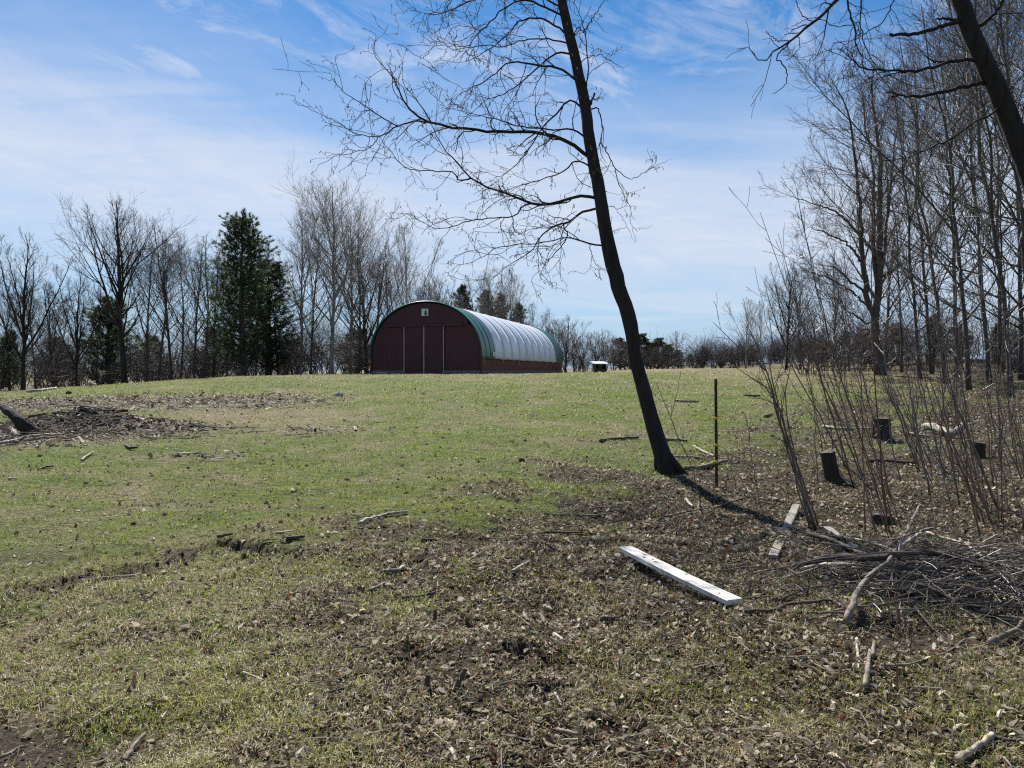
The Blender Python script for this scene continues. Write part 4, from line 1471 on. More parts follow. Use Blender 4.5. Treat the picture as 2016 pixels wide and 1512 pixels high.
# ---- near tree leaning in from the right, its boughs over the camera's right
def overhang_tree():
    rng = np.random.default_rng(99)
    D = 9.0
    z5 = lambda pts: [(1400 + a / 3.149, b_ / 3.149) for a, b_ in pts]
    tp = z5([(1420, -330), (1480, -150), (1545, 0), (1605, 180), (1680, 350), (1742, 490), (1805, 630), (1870, 790), (1930, 950), (1990, 1130)]) + [(2075, 500), (2130, 700), (2180, 900), (2205, 1010)]
    tw = [13, 14.5, 15.5, 16, 16.5, 17.5, 18, 18, 18.5, 19, 20, 22, 24, 30]
    x = (2205 - 1008) / FPX * D
    base = np.array([x, D, float(H(x, D))])
    P = np.array([W(a, b_, D) for a, b_ in tp])
    P = np.vstack([W(1790, -420, D), W(1805, -260, D), P])
    P[-1] = base - (0, 0, .1)
    tw = [5, 9] + tw
    Pt, Rt = resample(P, np.array(tw) / FPX * D, 70, .003, rng)
    o = empty('overhanging_tree', base, 'dark near tree leaning in from the right edge with broken side branches', 'tree')
    mb = MB()
    mb.tubes(Pt - base, Rt, 16, True, .07, rng)
    mb.build('trunk', M_BARK, o, smooth=True)

    def tpt(px, py):
        i = np.argmin(np.abs(Pt[:, 2] - W(px, py, D)[2]))
        return Pt[i]
    limbs = [
        ([(1540, 150), (1440, 160), (1340, 190), (1240, 210), (1150, 215), (1110, 210)], 24, 16, -.2, True, 0),
        ([(1520, 115), (1450, 118), (1390, 115)], 18, 9, .2, True, 0),
        ([(1650, 375), (1560, 370), (1460, 390), (1330, 430), (1200, 440), (1090, 435), (950, 425), (880, 380), (800, 310)], 22, 4, -.25, True, 1),
        ([(1460, 392), (1380, 380), (1295, 318)], 12, 5, .3, False, 0),
        ([(1200, 440), (1080, 470), (970, 515)], 9, 3, .3, False, 1),
        ([(1700, 525), (1580, 535), (1480, 560), (1380, 580), (1250, 600), (1180, 590), (1090, 570)], 26, 9, .15, True, 0),
        ([(1150, 585), (1110, 605), (1085, 628)], 8, 4, .2, False, 0),
        ([(1690, 215), (1720, 120), (1775, 60), (1850, -60)], 26, 10, -.3, True, 1),
        ([(1960, 520), (1800, 650), (1650, 750), (1500, 850), (1350, 920), (1200, 980), (1060, 1000)], 14, 4, -.1, False, 1),
        ([(1470, -160), (1250, -240), (1000, -170), (850, -60), (775, 0), (690, 90), (620, 150), (540, 210), (475, 265), (400, 310), (310, 385), (240, 297)], 26, 3, -.5, True, 1),
        ([(475, 265), (410, 355), (450, 400), (470, 470), (455, 530), (390, 580)], 7, 2, .1, False, 0),
        ([(475, 265), (420, 250), (370, 220), (335, 190)], 5, 2, .1, False, 0),
        ([(1000, -170), (860, -80), (858, 80), (890, 160), (900, 280), (940, 350), (942, 430)], 12, 3, .2, False, 1),
        ([(1100, -190), (960, -100), (930, 60), (925, 100), (945, 260), (1010, 390), (1090, 440)], 10, 3, .3, False, 1),
        ([(1300, -200), (1200, -80), (1135, 0), (1060, 140), (980, 190), (880, 250), (750, 265)], 9, 2, .2, False, 1),
        ([(620, 150), (560, 90), (530, 0), (540, -60)], 5, 2, .1, False, 0),
        ([(890, 160), (780, 165), (690, 125), (600, 115), (500, 165)], 5, 2, -.1, False, 0),
        ([(560, 230), (545, 300), (490, 360), (460, 375)], 4, 2, .1, False, 0),
    ]
    APs = []
    for pts, w0, w1, sl, att, tw_ in limbs:
        pp = z5(pts)
        if att:
            anc = tpt(*pp[0])
        elif APs:
            best = min(((np.hypot(*(np.array([1008 + FPX * q_[0] / q_[1], 730 - FPX * (q_[2] - EYE) / q_[1]]) - pp[0])), i_, j_) for i_, A_ in enumerate(APs) for j_, q_ in enumerate(A_[0])), key=lambda s_: s_[0])
            anc = APs[best[1]][0][best[2]]
            if best[0] > 40:
                anc = tpt(*pp[0])
        A, B = path(pp, anc[1], sl, w0 / 2 / 3.149 / FPX * D * 1.1, max(w1 / 2 / 3.149 / FPX * D, .0035), 26, .006, rng, anc)
        APs.append((A, B))
        mb = MB()
        mb.tubes(A - base, B, 8, True, .07, rng)
        mb.build('branch', M_BARK, o, smooth=True)
    sel = [i_ for i_, l_ in enumerate(limbs) if l_[5]]
    A = np.array([APs[i_][0] for i_ in sel])
    B = np.array([APs[i_][1] for i_ in sel])
    P1, R1, _ = spawn(rng, A, B, 11, .35, 1.0, 50, 12, lambda t, pl, u: .12 + .55 * u ** 1.5, 7, .5, .003, up=-.25, wander=.2)
    P2, R2, _ = spawn(rng, P1, R1, 3, .3, 1.0, 45, 12, lambda t, pl, u: pl * (.2 + .4 * u), 4, .7, .0025, wander=.2)
    mb = MB()
    for a, b_, s in ((P1, R1, 4), (P2, R2, 3)):
        mb.tubes(a - base, b_, s, False)
    mb.build('twigs', M_TWIG, o)['kind'] = 'stuff'


overhang_tree()


# ---- brush under the tree lines: tangles that read as one mass
def brush(name, label, spots, seed, mat):
    rng = np.random.default_rng(seed)
    mb = MB()
    for x, d, h in spots:
        p = at_depth(x, d)
        n = 8
        a = rng.random(n) * 6.28
        e = .15 + .5 * rng.random(n)
        L = h * (.6 + .5 * rng.random(n))
        dr = np.stack([np.cos(a) * np.sin(e), np.sin(a) * np.sin(e), np.cos(e)], -1)
        s = np.linspace(0, 1, 4)
        P = p + np.stack([np.cos(a), np.sin(a), 0 * a], -1)[:, None] * .15 + dr[:, None] * (L[:, None] * s)[..., None] + rng.normal(size=(n, 4, 3)) * .06 * h * s[None, :, None]
        R = (.022 * (1 - s) + .008)[None] * np.ones((n, 1))
        P1, R1, _ = spawn(rng, P, R, 8, .12, 1, 45, 14, lambda t, pl, u: pl * (.22 + .32 * u), 3, .6, .008, up=.1, wander=.18)
        P2, R2, _ = spawn(rng, P1, R1, 4, .1, 1, 42, 14, lambda t, pl, u: pl * (.3 + .35 * u), 2, .7, .006, wander=.2)
        mb.tubes(P, R, 3, False)
        mb.tubes(P1, R1, 3, False)
        mb.tubes(P2, R2, 3, False)
    tag(mb.build(name, mat), label, 'undergrowth', kind='stuff')


M_BRUSH = simple('brush_twigs', (.05, .038, .034), (.105, .08, .068), .5, .75)
sp1 = [(x + _rt.normal() * 10, 60 + _rt.random() * 14, 2.2 + 2.6 * _rt.random()) for x in np.linspace(-60, 730, 58)] + [(x + _rt.normal() * 10, 74 + _rt.random() * 16, 4.0 + 3.5 * _rt.random()) for x in np.linspace(-60, 760, 56)]
brush('undergrowth', 'dark tangled leafless brush at the foot of the left wood', sp1, 301, M_BRUSH)
sp2 = [(x + _rt.normal() * 8, 96 + _rt.random() * 18, 2.0 + 2.2 * _rt.random()) for x in np.linspace(1090, 1600, 64)] + [(x + _rt.normal() * 6, 84 + _rt.random() * 12, 2.2 + 1.4 * _rt.random()) for x in np.linspace(1365, 1640, 40)]
brush('undergrowth', 'low brown brush along the far edge of the field right of the barn', sp2, 302, M_BRUSH)
sp3 = [(x + _rt.normal() * 12, 38 + _rt.random() * 20, 2.2 + 2.8 * _rt.random()) for x in np.linspace(1580, 2150, 36)]
brush('undergrowth', 'tangled leafless brush between the trunks of the right wood', sp3, 303, M_BRUSH)


# ---- saplings at the right
def sapling(pts, r0, d0, seed, label, group, mat=None, ntw=9, slope=.0, name='sapling'):
    rng = np.random.default_rng(seed)
    b0 = G(*pts[0]) if d0 is None else W(*pts[0], d0)
    d = b0[1]
    A, B = path(pts, d, slope, r0, .0026, 14, .008, rng, b0 - (0, 0, .03))
    o = empty(name, b0, label, 'sapling', group)
    mb = MB()
    mb.tubes(A - b0, B, 6)
    mb.build('stem', mat or M_SAPLING, o, smooth=True)
    if ntw:
        P1, R1, _ = spawn(rng, A[None], B[None], ntw, .3, .99, 36, 10, lambda t, pl, u: pl * (.06 + .12 * u), 7, .6, .0024, up=.35, wander=.12)
        P2, R2, _ = spawn(rng, P1, R1, 2, .3, .95, 38, 10, lambda t, pl, u: pl * (.2 + .3 * u), 4, .7, .002, up=.25, wander=.12)
        mb = MB()
        mb.tubes(P1 - b0, R1, 4, False)
        mb.tubes(P2 - b0, R2, 3, False)
        mb.build('twigs', mat or M_SAPLING, o)['kind'] = 'stuff'
    return o


CL = 'stems of the thick leaning clump beside the grey board'
LC = 'slender stem of the thick leaning sapling clump beside the grey board'
for k, (pts, r) in enumerate([
        ([(1606, 1040), (1575, 950), (1540, 840), (1512, 740), (1496, 690), (1470, 640)], .012),
        ([(1600, 1036), (1565, 930), (1530, 820), (1508, 730), (1462, 690), (1404, 634)], .011),
        ([(1612, 1038), (1586, 960), (1550, 860), (1522, 760), (1520, 690), (1515, 620)], .010),
        ([(1596, 1040), (1568, 950), (1526, 800), (1500, 720), (1488, 660)], .009),
        ([(1604, 1042), (1560, 900), (1528, 790), (1480, 745), (1430, 715)], .008),
        ([(1610, 1044), (1570, 920), (1545, 800), (1560, 700), (1590, 600)], .008)]):
    sapling(pts, r, None, 400 + k, LC, CL, ntw=8, slope=.05 * (k - 3))
sapling([(1384, 1012), (1365, 930), (1330, 850), (1312, 800), (1290, 752)], .007, None, 420, 'thin forked sapling between the leaning trunk and the fence post', None, ntw=3)
sapling([(1322, 812), (1334, 770), (1342, 728)], .004, 10.2, 421, 'short upright side shoot just right of the leaning trunk', None, ntw=0)
sapling([(1500, 1000), (1482, 920), (1475, 860), (1465, 810)], .006, None, 422, 'thin sapling standing right of the fence post', None, ntw=3)
sapling([(1450, 960), (1430, 890), (1400, 870)], .005, None, 423, 'short bent sapling at the foot of the fence post', None, ntw=2)
sapling([(1763, 1355), (1764, 1260), (1763, 1172)], .0045, None, 424, 'reddish upright shoot in front of the brush pile', None, M_REDSTEM, ntw=0)
sapling([(1796, 1296), (1790, 1240), (1778, 1208)], .0045, None, 425, 'shorter reddish shoot beside the upright one before the brush pile', None, M_REDSTEM, ntw=0)
sapling([(1378, 1275), (1384, 1245), (1389, 1222)], .006, None, 426, 'dark stub of a shoot below the end of the white board', None, M_DARKWOOD, ntw=0)
rs = np.random.default_rng(44)
GS = 'thin sapling stems of the thicket at the right'
cl_ = [(1640 + 400 * (i_ + rs.random()) / 17, 890 + 165 * rs.random() ** .8, .13 + .2 * rs.random()) for i_ in range(17)]
for k in range(72):
    cx_, cy_, ln_ = cl_[rs.integers(0, 17)]
    bx = cx_ + rs.normal() * 14
    by = cy_ + rs.normal() * 10
    hgt = (by - 730) * (.7 + 1.5 * rs.random() ** .8)
    lean = -ln_ - .12 * rs.normal()
    bow = rs.normal() * 16
    pts = [(bx, by), (bx + lean * hgt * .3 + bow * .5, by - hgt * .3), (bx + lean * hgt * .62 + bow, by - hgt * .62), (bx + lean * hgt * .95 + rs.normal() * 16, by - hgt)]
    sapling(pts, .0045 + .009 * rs.random() ** 2, None, 500 + k, 'thin bare sapling stem of the thicket at the right', GS, M_REDSTEM if rs.random() < .22 else M_SAPLING, ntw=int(4 + 7 * rs.random()), slope=rs.normal() * .15)
for k in range(10):
    bx = 1760 + 26 * k + rs.normal() * 8
    by = 880 + 120 * rs.random()
    tx, ty = bx - 40 - 60 * rs.random(), 560 + 80 * rs.random()
    sapling([(bx, by), (bx * .7 + tx * .3 - 5, by * .7 + ty * .3), (bx * .35 + tx * .65 + rs.normal() * 10, by * .35 + ty * .65), (tx, ty)], .009 + .004 * rs.random(), None, 620 + k, 'tall sapling with long curved pale twigs at the right edge', 'tall twiggy saplings at the right edge', M_SAPLING, ntw=16, slope=rs.normal() * .1)

# ------------------------------------------------------------------ fence post
pb = G(1411, 957)
post = empty('fence_post', pb, 'dark steel fence post with yellow insulators right of the leaning tree', 'fence post', rz=rad(20))
PH = (957 - 746) / FPX * pb[1]
M_POST = simple('rusty_dark_steel', (.02, .014, .012), (.09, .05, .035), 18, .7, (1, 1, .5), .4, .004, metal=.2)
M_YEL = simple('yellow_plastic', (.55, .40, .02), (.68, .50, .03), 8, .5)
tl = Mtx = None
mb = MB()
mb.box((0, 0, PH / 2 - .1), (.038, .006, PH + .2))
mb.box((0, .018, PH / 2 - .1), (.006, .03, PH + .2))
mb.build('shaft', M_POST, post)
for k in range(18):
    mb = MB()
    mb.box((0, -.008, .1 + k * (PH - .15) / 18), (.014, .012, .018))
    mb.build('stud', M_POST, post)
for py in (823, 876, 909):
    z_ = (957 - py) / FPX * pb[1]
    ins = link('insulator', None, post, (-.02, -.012, z_))
    mb = MB()
    mb.box((0, 0, 0), (.05, .028, .032))
    mb.build('clip', M_YEL, ins)
    mb = MB()
    mb.tubes([(-.02, -.01, .0), (-.045, -.02, .004), (-.06, -.02, .012)], [.012, .012, .008], 8)
    mb.build('hook', M_YEL, ins)
post.rotation_euler = (0, rad(-.8), rad(20))


# ------------------------------------------------------------------ stumps
M_STUMP = bark('stump_bark', (.012, .010, .009), (.048, .038, .031), 16, (1, 1, .2), 1.0, .04)


def stump(px, py, wpx, hpx, label, tilt=(0, 0), seed=1):
    rng = np.random.default_rng(seed)
    b0 = G(px, py)
    r = wpx / 2 / FPX * b0[1]
    h = hpx / FPX * b0[1]
    o = empty('tree_stump', b0, label, 'stump', 'cut stumps')
    o.rotation_euler = (*tilt, 0)
    z = np.array([-.06, 0, .05, .12, .5, .9, 1.0])
    A = np.stack([0 * z, 0 * z, z * h], -1)
    A[0, 2] = -.08
    B = r * np.array([1.5, 1.34, 1.18, 1.06, 1.0, .98, .95])
    mb = MB()
    mb.tubes(A, B, 16, True, .10, rng)
    mb.build('stump_bark', M_STUMP, o, smooth=False)
    mb = MB()
    a = np.arange(14) * 2 * np.pi / 14
    ring = np.stack([np.cos(a) * r * .9, np.sin(a) * r * .9, np.full(14, h * 1.0 + .004) + .008 * np.sin(a * 2)], -1)
    mb.add(np.vstack([ring, [[0, 0, h + .012]]]), [[i, (i + 1) % 14, 14] for i in range(14)])
    mb.build('cut_face', M_DARKWOOD, o)


stump(1735, 866, 36, 42, 'tall square-looking dark stump behind the sapling thicket', (0, -.04), 1)
stump(1640, 946, 30, 58, 'leaning dark stump left of the sapling thicket', (.05, -.22), 2)
stump(1733, 1034, 38, 20, 'low dark stump among the sapling bases above the brush pile', (0, 0), 3)
stump(1925, 900, 26, 28, 'small dark stump below the bleached curved log', (0, .05), 4)


# ------------------------------------------------------------------ boards
def board(pa, pb_, wd, th, label, mat, la=.0, lb=.0, seed=1, roll=0.0):
    a, b_ = G(*pa), G(*pb_)
    a[2] += la + th / 2
    b_[2] += lb + th / 2
    c = (a + b_) / 2
    L = np.linalg.norm(b_ - a)
    ex = (b_ - a) / L
    ey = nrm(np.cross([0, 0, 1], ex))
    ez = np.cross(ex, ey)
    cr, sr = math.cos(roll), math.sin(roll)
    ey, ez = ey * cr + ez * sr, ez * cr - ey * sr
    rng = np.random.default_rng(seed)
    n = 14
    xs = np.linspace(-L / 2, L / 2, n)
    sag = -.006 * np.cos(xs / L * 3.1)
    prof = np.array([(-wd / 2, -th / 2), (wd / 2, -th / 2), (wd / 2, th / 2 - .004), (wd / 2 - .005, th / 2), (-wd / 2 + .005, th / 2), (-wd / 2, th / 2 - .004)])
    V = np.array([[(x, p_[0] + .0018 * rng.normal(), p_[1] + s_) for p_ in prof] for x, s_ in zip(xs, sag)]).reshape(-1, 3)
    i = np.arange(n * 6).reshape(n, 6)
    F = np.stack([i[:-1], np.roll(i, -1, 1)[:-1], np.roll(i, -1, 1)[1:], i[1:]], -1).reshape(-1, 4)
    me = new_mesh('board', V, [F, np.array([i[0, ::-1], i[-1]])], mat)
    o = link('board', me)
    M = np.eye(4)
    M[:3, 0], M[:3, 1], M[:3, 2], M[:3, 3] = ex, ey, ez, c
    from mathutils import Matrix
    o.matrix_world = Matrix(M.tolist())
    tag(o, label, 'board', 'old boards on the ground')
    return o


def board_mat(name, c0, c1, knot):
    m, t, b = material(name)
    h = noise_tex(t, 5, 3, .5, (.8, 12, 8), dist=.4)
    k = noise_tex(t, 3.2, 4, .5, (1.6, 2.6, 1))
    c = ramp(t, h, [(.3, c0), (.65, c1)])
    c = mixc(t, ramp(t, k, [(.58, 0.0), (.70, .55)]), c, knot)
    t.links.new(c, b.inputs['Base Color'])
    b.inputs['Roughness'].default_value = .6
    bump(t, b, h, .4, .003)
    return m


M_BOARD = board_mat('weathered_white_board', (.40, .38, .34), (.60, .575, .53), (.15, .125, .11))
M_BOARD2 = board_mat('grey_board', (.15, .13, .10), (.27, .245, .20), (.08, .065, .05))
wb = board((1232, 1098), (1447, 1196), .12, .034, 'whitish weathered board with knot holes lying among the leaves', M_BOARD, .06, .02, 1)
for fx, fy, kr in ((-.31, .02, .011), (-.27, -.022, .013), (-.22, .012, .010), (-.17, -.006, .014), (.08, .03, .009), (.40, -.02, .008)):
    a_ = np.arange(9) * 2 * np.pi / 9
    Lb = wb.dimensions[0]
    ring = np.stack([fx * Lb + np.cos(a_) * kr * 1.7, fy + np.sin(a_) * kr, np.full(9, .034 / 2 + .0008 - .006 * math.cos(fx * 3.1))], -1)
    link('knot', new_mesh('knot', ring, [np.arange(9)[None]], M_DARKWOOD), wb)
board((1522, 1106), (1568, 1005), .08, .026, 'grey board running up to the base of the leaning sapling clump', M_BOARD2, .03, .04, 2)
board((1628, 1046), (1682, 1092), .085, .025, 'short grey board half hidden behind the brush pile', M_BOARD2, .02, .03, 3)


# ------------------------------------------------------------------ fallen sticks, logs and the brush pile
_k = [0]


def stick(pts, wpx, label, mat, cat='stick', name='fallen_stick', group='fallen sticks', lift=None, taper=.7, sides=8, rough=.20, dpt=None):
    _k[0] += 1
    rng = np.random.default_rng(900 + _k[0])
    lift = lift if lift is not None else [0] * len(pts)
    P = []
    for (a, b_), l_ in zip(pts, lift):
        g_ = G(a, b_ + 0)
        if l_:
            # a raised point keeps to its place in the picture: find the ground below it
            g_ = W(a, b_, dpt) if dpt else G(a, b_ + l_)
            if not dpt:
                g_ = W(a, b_, g_[1])
        P.append(g_)
    P = np.array(P)
    d = P[:, 1].mean()
    r = wpx / 2 / FPX * d
    r = max(r * 1.2, .005)
    P[:, 2] += r * .8 + .010
    A, B = resample(P, np.linspace(1, taper, len(P)) * r, max(10, 5 * len(P)), r * .16, rng)
    o = empty(name, A[0], label, cat, group)
    mb = MB()
    mb.tubes(A - A[0], B, sides, True, rough, rng)
    mb.build('wood', mat, o, smooth=True)
    return o


z3 = lambda *p_: [(600 + a / 2.69, 950 + b_ / 2.69) for a, b_ in p_]
z2 = lambda *p_: [(a / 2.842, 980 + b_ / 2.842) for a, b_ in p_]
z55 = lambda *p_: [(1400 + a / 2.739, 960 + b_ / 2.739) for a, b_ in p_]
z7 = lambda *p_: [(1150 + a / 4.447, 680 + b_ / 4.447) for a, b_ in p_]
z1 = lambda *p_: [(a / 3.877, 720 + b_ / 3.877) for a, b_ in p_]
D_, K_, P_ = M_DEADWOOD, M_DARKWOOD, M_PALEWOOD
stick(z3((285, 236), (330, 212), (420, 186), (540, 168)), 7, 'pale curved log lying on the green grass in mid field', P_, 'log', 'fallen_log')
for pts, w_px, lab, mt_ in [
    (z3((340, 588), (420, 555)), 7, 'short thick stick left of the long dark stick in the centre', D_),
    (z3((515, 625), (600, 617), (690, 603)), 6, 'long dark straight stick in the centre foreground', K_),
    (z3((400, 490), (505, 473)), 5.5, 'stick with pale cut end above the short thick stick', D_),
    (z3((860, 432), (945, 375)), 4, 'slanting stick between the pale log and the white board', D_),
    (z3((1095, 492), (1190, 430)), 6, 'pale stick pointing up to the left end of the white board', P_),
    (z3((455, 882), (535, 840)), 4.5, 'thin pale stick slanting in the centre foreground litter', P_),
    (z3((1030, 1088), (1120, 1066), (1235, 1076)), 3.5, 'long bent twig beside the dark soil patch', D_),
    (z3((1335, 1342), (1450, 1362)), 7, 'upper of two brown sticks lying side by side at the bottom centre', D_),
    (z3((1360, 1384), (1445, 1376)), 4.5, 'lower pale stick of the side by side pair at the bottom centre', P_),
    (z3((1200, 1320), (1208, 1402)), 5.5, 'stick pointing at the camera left of the side by side pair', D_),
    (z3((775, 1445), (805, 1502)), 8, 'thick pale chip of wood at the bottom edge, centre', P_),
    (z3((1325, 1140), (1362, 1210)), 5, 'bent pale stick below the dark soil holes', P_),
    (z3((870, 1500), (950, 1480)), 6, 'dark stick at the bottom edge right of the pale chip', K_),
    (z3((1265, 276), (1475, 276)), 4, 'level dark twig in the litter left of the white board', K_),
    (z3((1310, 180), (1550, 186)), 3.5, 'long level pale twig in the litter below the leaning trunk', D_),
    (z3((1190, 328), (1285, 330)), 5, 'short level stick left of the level dark twig', D_),
    (z3((680, 1350), (780, 1420)), 3.5, 'thin pale twig slanting above the chip at the bottom edge', P_),
    (z3((1100, 700), (1180, 760), (1240, 825)), 3, 'thin bent twig slanting right in the centre litter', D_),
    (z3((120, 1140), (235, 1108)), 5, 'dark stick in the lower centre-left litter', K_),
    (z3((780, 1350), (805, 1298)), 7, 'short broken stick above the pale chip', D_),
    (z3((620, 318), (690, 315), (770, 340)), 4.5, 'dark kinked stick right below the pale curved log', K_),
    (z3((240, 365), (265, 335)), 5, 'small dark stick left below the pale curved log', K_),
    (z3((890, 445), (955, 440)), 5, 'short dark stick under the slanting stick', K_),
    (z3((1270, 672), (1310, 695)), 7, 'stubby pale stick right of the thin bent twig', P_),
    (z3((1560, 745), (1640, 742)), 9, 'dark short log below the left end of the white board', K_),
    (z3((1320, 822), (1378, 855)), 6, 'pale stub in the litter above the dark soil', P_),
    (z2((690, 1508), (745, 1420), (812, 1350)), 9, 'thick grey stick at the bottom left edge', D_),
    (z2((470, 1296), (570, 1236), (690, 1145)), 4.5, 'long thin pale stick above the thick grey one at bottom left', P_),
    (z2((375, 976), (430, 925), (490, 895)), 3, 'thin curved twig on the grass at left', D_),
    (z2((1360, 1000), (1480, 1045)), 4, 'pale stick on the grass left of centre', P_),
    (z2((570, 458), (680, 455), (790, 449)), 3, 'straight pale twig lying along the rut', P_),
    (z2((0, 1482), (60, 1455), (100, 1425), (150, 1412)), 5.5, 'forked grey stick on the bare soil in the bottom left corner', D_),
    (z2((1180, 1202), (1330, 1145)), 3, 'thin twig on the grass right of the long thin pale stick', D_),
    (z2((1215, 235), (1300, 215)), 6, 'dark stick on the grass above the rut', K_),
    (z2((1605, 250), (1700, 232)), 7, 'dark stick on the grass right of the one above the rut', K_),
    (z2((1545, 212), (1650, 195)), 4, 'pale twig above the right dark stick', P_),
    (z2((1330, 640), (1420, 628)), 4, 'short dark twig on the grass below the rut', K_),
    (z55((1330, 1502), (1430, 1430), (1515, 1372)), 13, 'thick pale log at the bottom right corner', P_),
    (z55((1515, 1372), (1590, 1385), (1660, 1392)), 7, 'dark branch behind the thick pale log at bottom right', K_),
    (z55((830, 1102), (846, 1000), (856, 905)), 9, 'grey log end pointing at the camera below the brush pile', D_),
    (z55((872, 930), (880, 850)), 7.5, 'second grey log end touching the first below the brush pile', D_),
    (z55((915, 972), (1010, 975), (1120, 960), (1280, 900), (1370, 830)), 4.5, 'long curved stick below the brush pile', D_),
    (z55((1100, 1105), (1240, 1117)), 6, 'brown stick under the long curved stick', D_),
    (z55((1570, 1205), (1670, 1240)), 6.5, 'brown stick at the right edge near the bottom', D_),
    (z55((785, 835), (790, 900), (800, 940)), 5.5, 'pale stick left of the grey log ends', P_),
    (z55((600, 830), (650, 890), (690, 930)), 2.5, 'thin arched twig left of the brush pile front', D_),
    (z55((0, 125), (90, 92), (180, 62)), 3.5, 'upper end of a straight pole lying above the white board', D_),
    (z55((380, 935), (500, 930), (620, 930)), 3.5, 'level stick on the grass below the white board', D_),
    ([(1235, 1046), (1310, 1020), (1392, 1004)], 3.5, 'long thin pole lying above the white board', D_),
    (z7((870, 1092), (1040, 1085), (1180, 1040), (1245, 1030)), 7, 'grey log lying between the leaning trunk and the fence post', D_),
    (z7((958, 895), (1050, 945), (1140, 985)), 4.5, 'pale branch pointing at the middle of the fence post', P_),
    (z7((140, 852), (230, 838), (310, 832), (480, 820)), 6, 'dark bent log on the grass left of the leaning trunk', K_),
    (z7((700, 838), (840, 842), (900, 850)), 4.5, 'dark stick right of the leaning trunk', K_),
    (z7((890, 1365), (950, 1430)), 5.5, 'stubby pale stick in front of the fence post', P_),
    (z7((790, 985), (960, 990), (1100, 1020)), 3.5, 'thin branch above the grey log by the fence post', D_),
    (z7((1400, 445), (1540, 452)), 4, 'dark stick on the grass right of the fence post', K_),
    (z7((1580, 632), (1650, 615)), 4, 'small dark stick at the edge of the sapling clump', K_),
    (z7((800, 490), (900, 502), (1000, 495)), 4, 'weathered branch on the dry patch left of the fence post', D_),
    ([(1708, 910), (1760, 912), (1800, 916)], 6, 'dark log lying level behind the saplings', K_),
    ([(1620, 842), (1665, 848), (1720, 846)], 5, 'pale branch left of the tall square-looking stump', P_),
    ([(1790, 856), (1812, 860), (1830, 862)], 4.5, 'pale stick right of the tall square-looking stump', P_),
    (z1((290, 806), (350, 785), (410, 780)), 4, 'dark stick on the grass below the left brush heap', K_),
    (z1((960, 625), (1000, 640), (1050, 636)), 5, 'dark stick right below the left brush heap', K_),
    (z1((620, 735), (680, 690), (715, 672)), 4, 'pale stick on the grass before the left brush heap', P_),
    (z1((650, 560), (720, 535)), 4, 'pale stick on the right side of the left brush heap', P_),
    (z1((60, 875), (130, 872)), 4, 'pale short stick on the grass at the left edge', P_),
    (z1((210, 208), (300, 200), (425, 182)), 5, 'long bleached log at the far left edge of the field', P_),
    (z1((690, 158), (745, 150)), 4, 'short bleached log by the foot of the broadest tree', P_),
]:
    stick(pts, w_px, lab, mt_)
# upright stubs
for pts, w_px, lab in [(z3((690, 745), (688, 690)), 7, 'dark stub standing up in the centre litter'), (z3((800, 1118), (825, 1060), (850, 1008)), 10, 'dark stub leaning up beside the dark soil'),
                       (z3((645, 1098), (656, 1044)), 9, 'brown stub left of the leaning dark stub')]:
    stick(pts, w_px, lab, K_, 'stub', 'wood_stub', 'wood stubs', [0] + [int(pts[0][1] - q_[1]) for q_ in pts[1:]], .8)

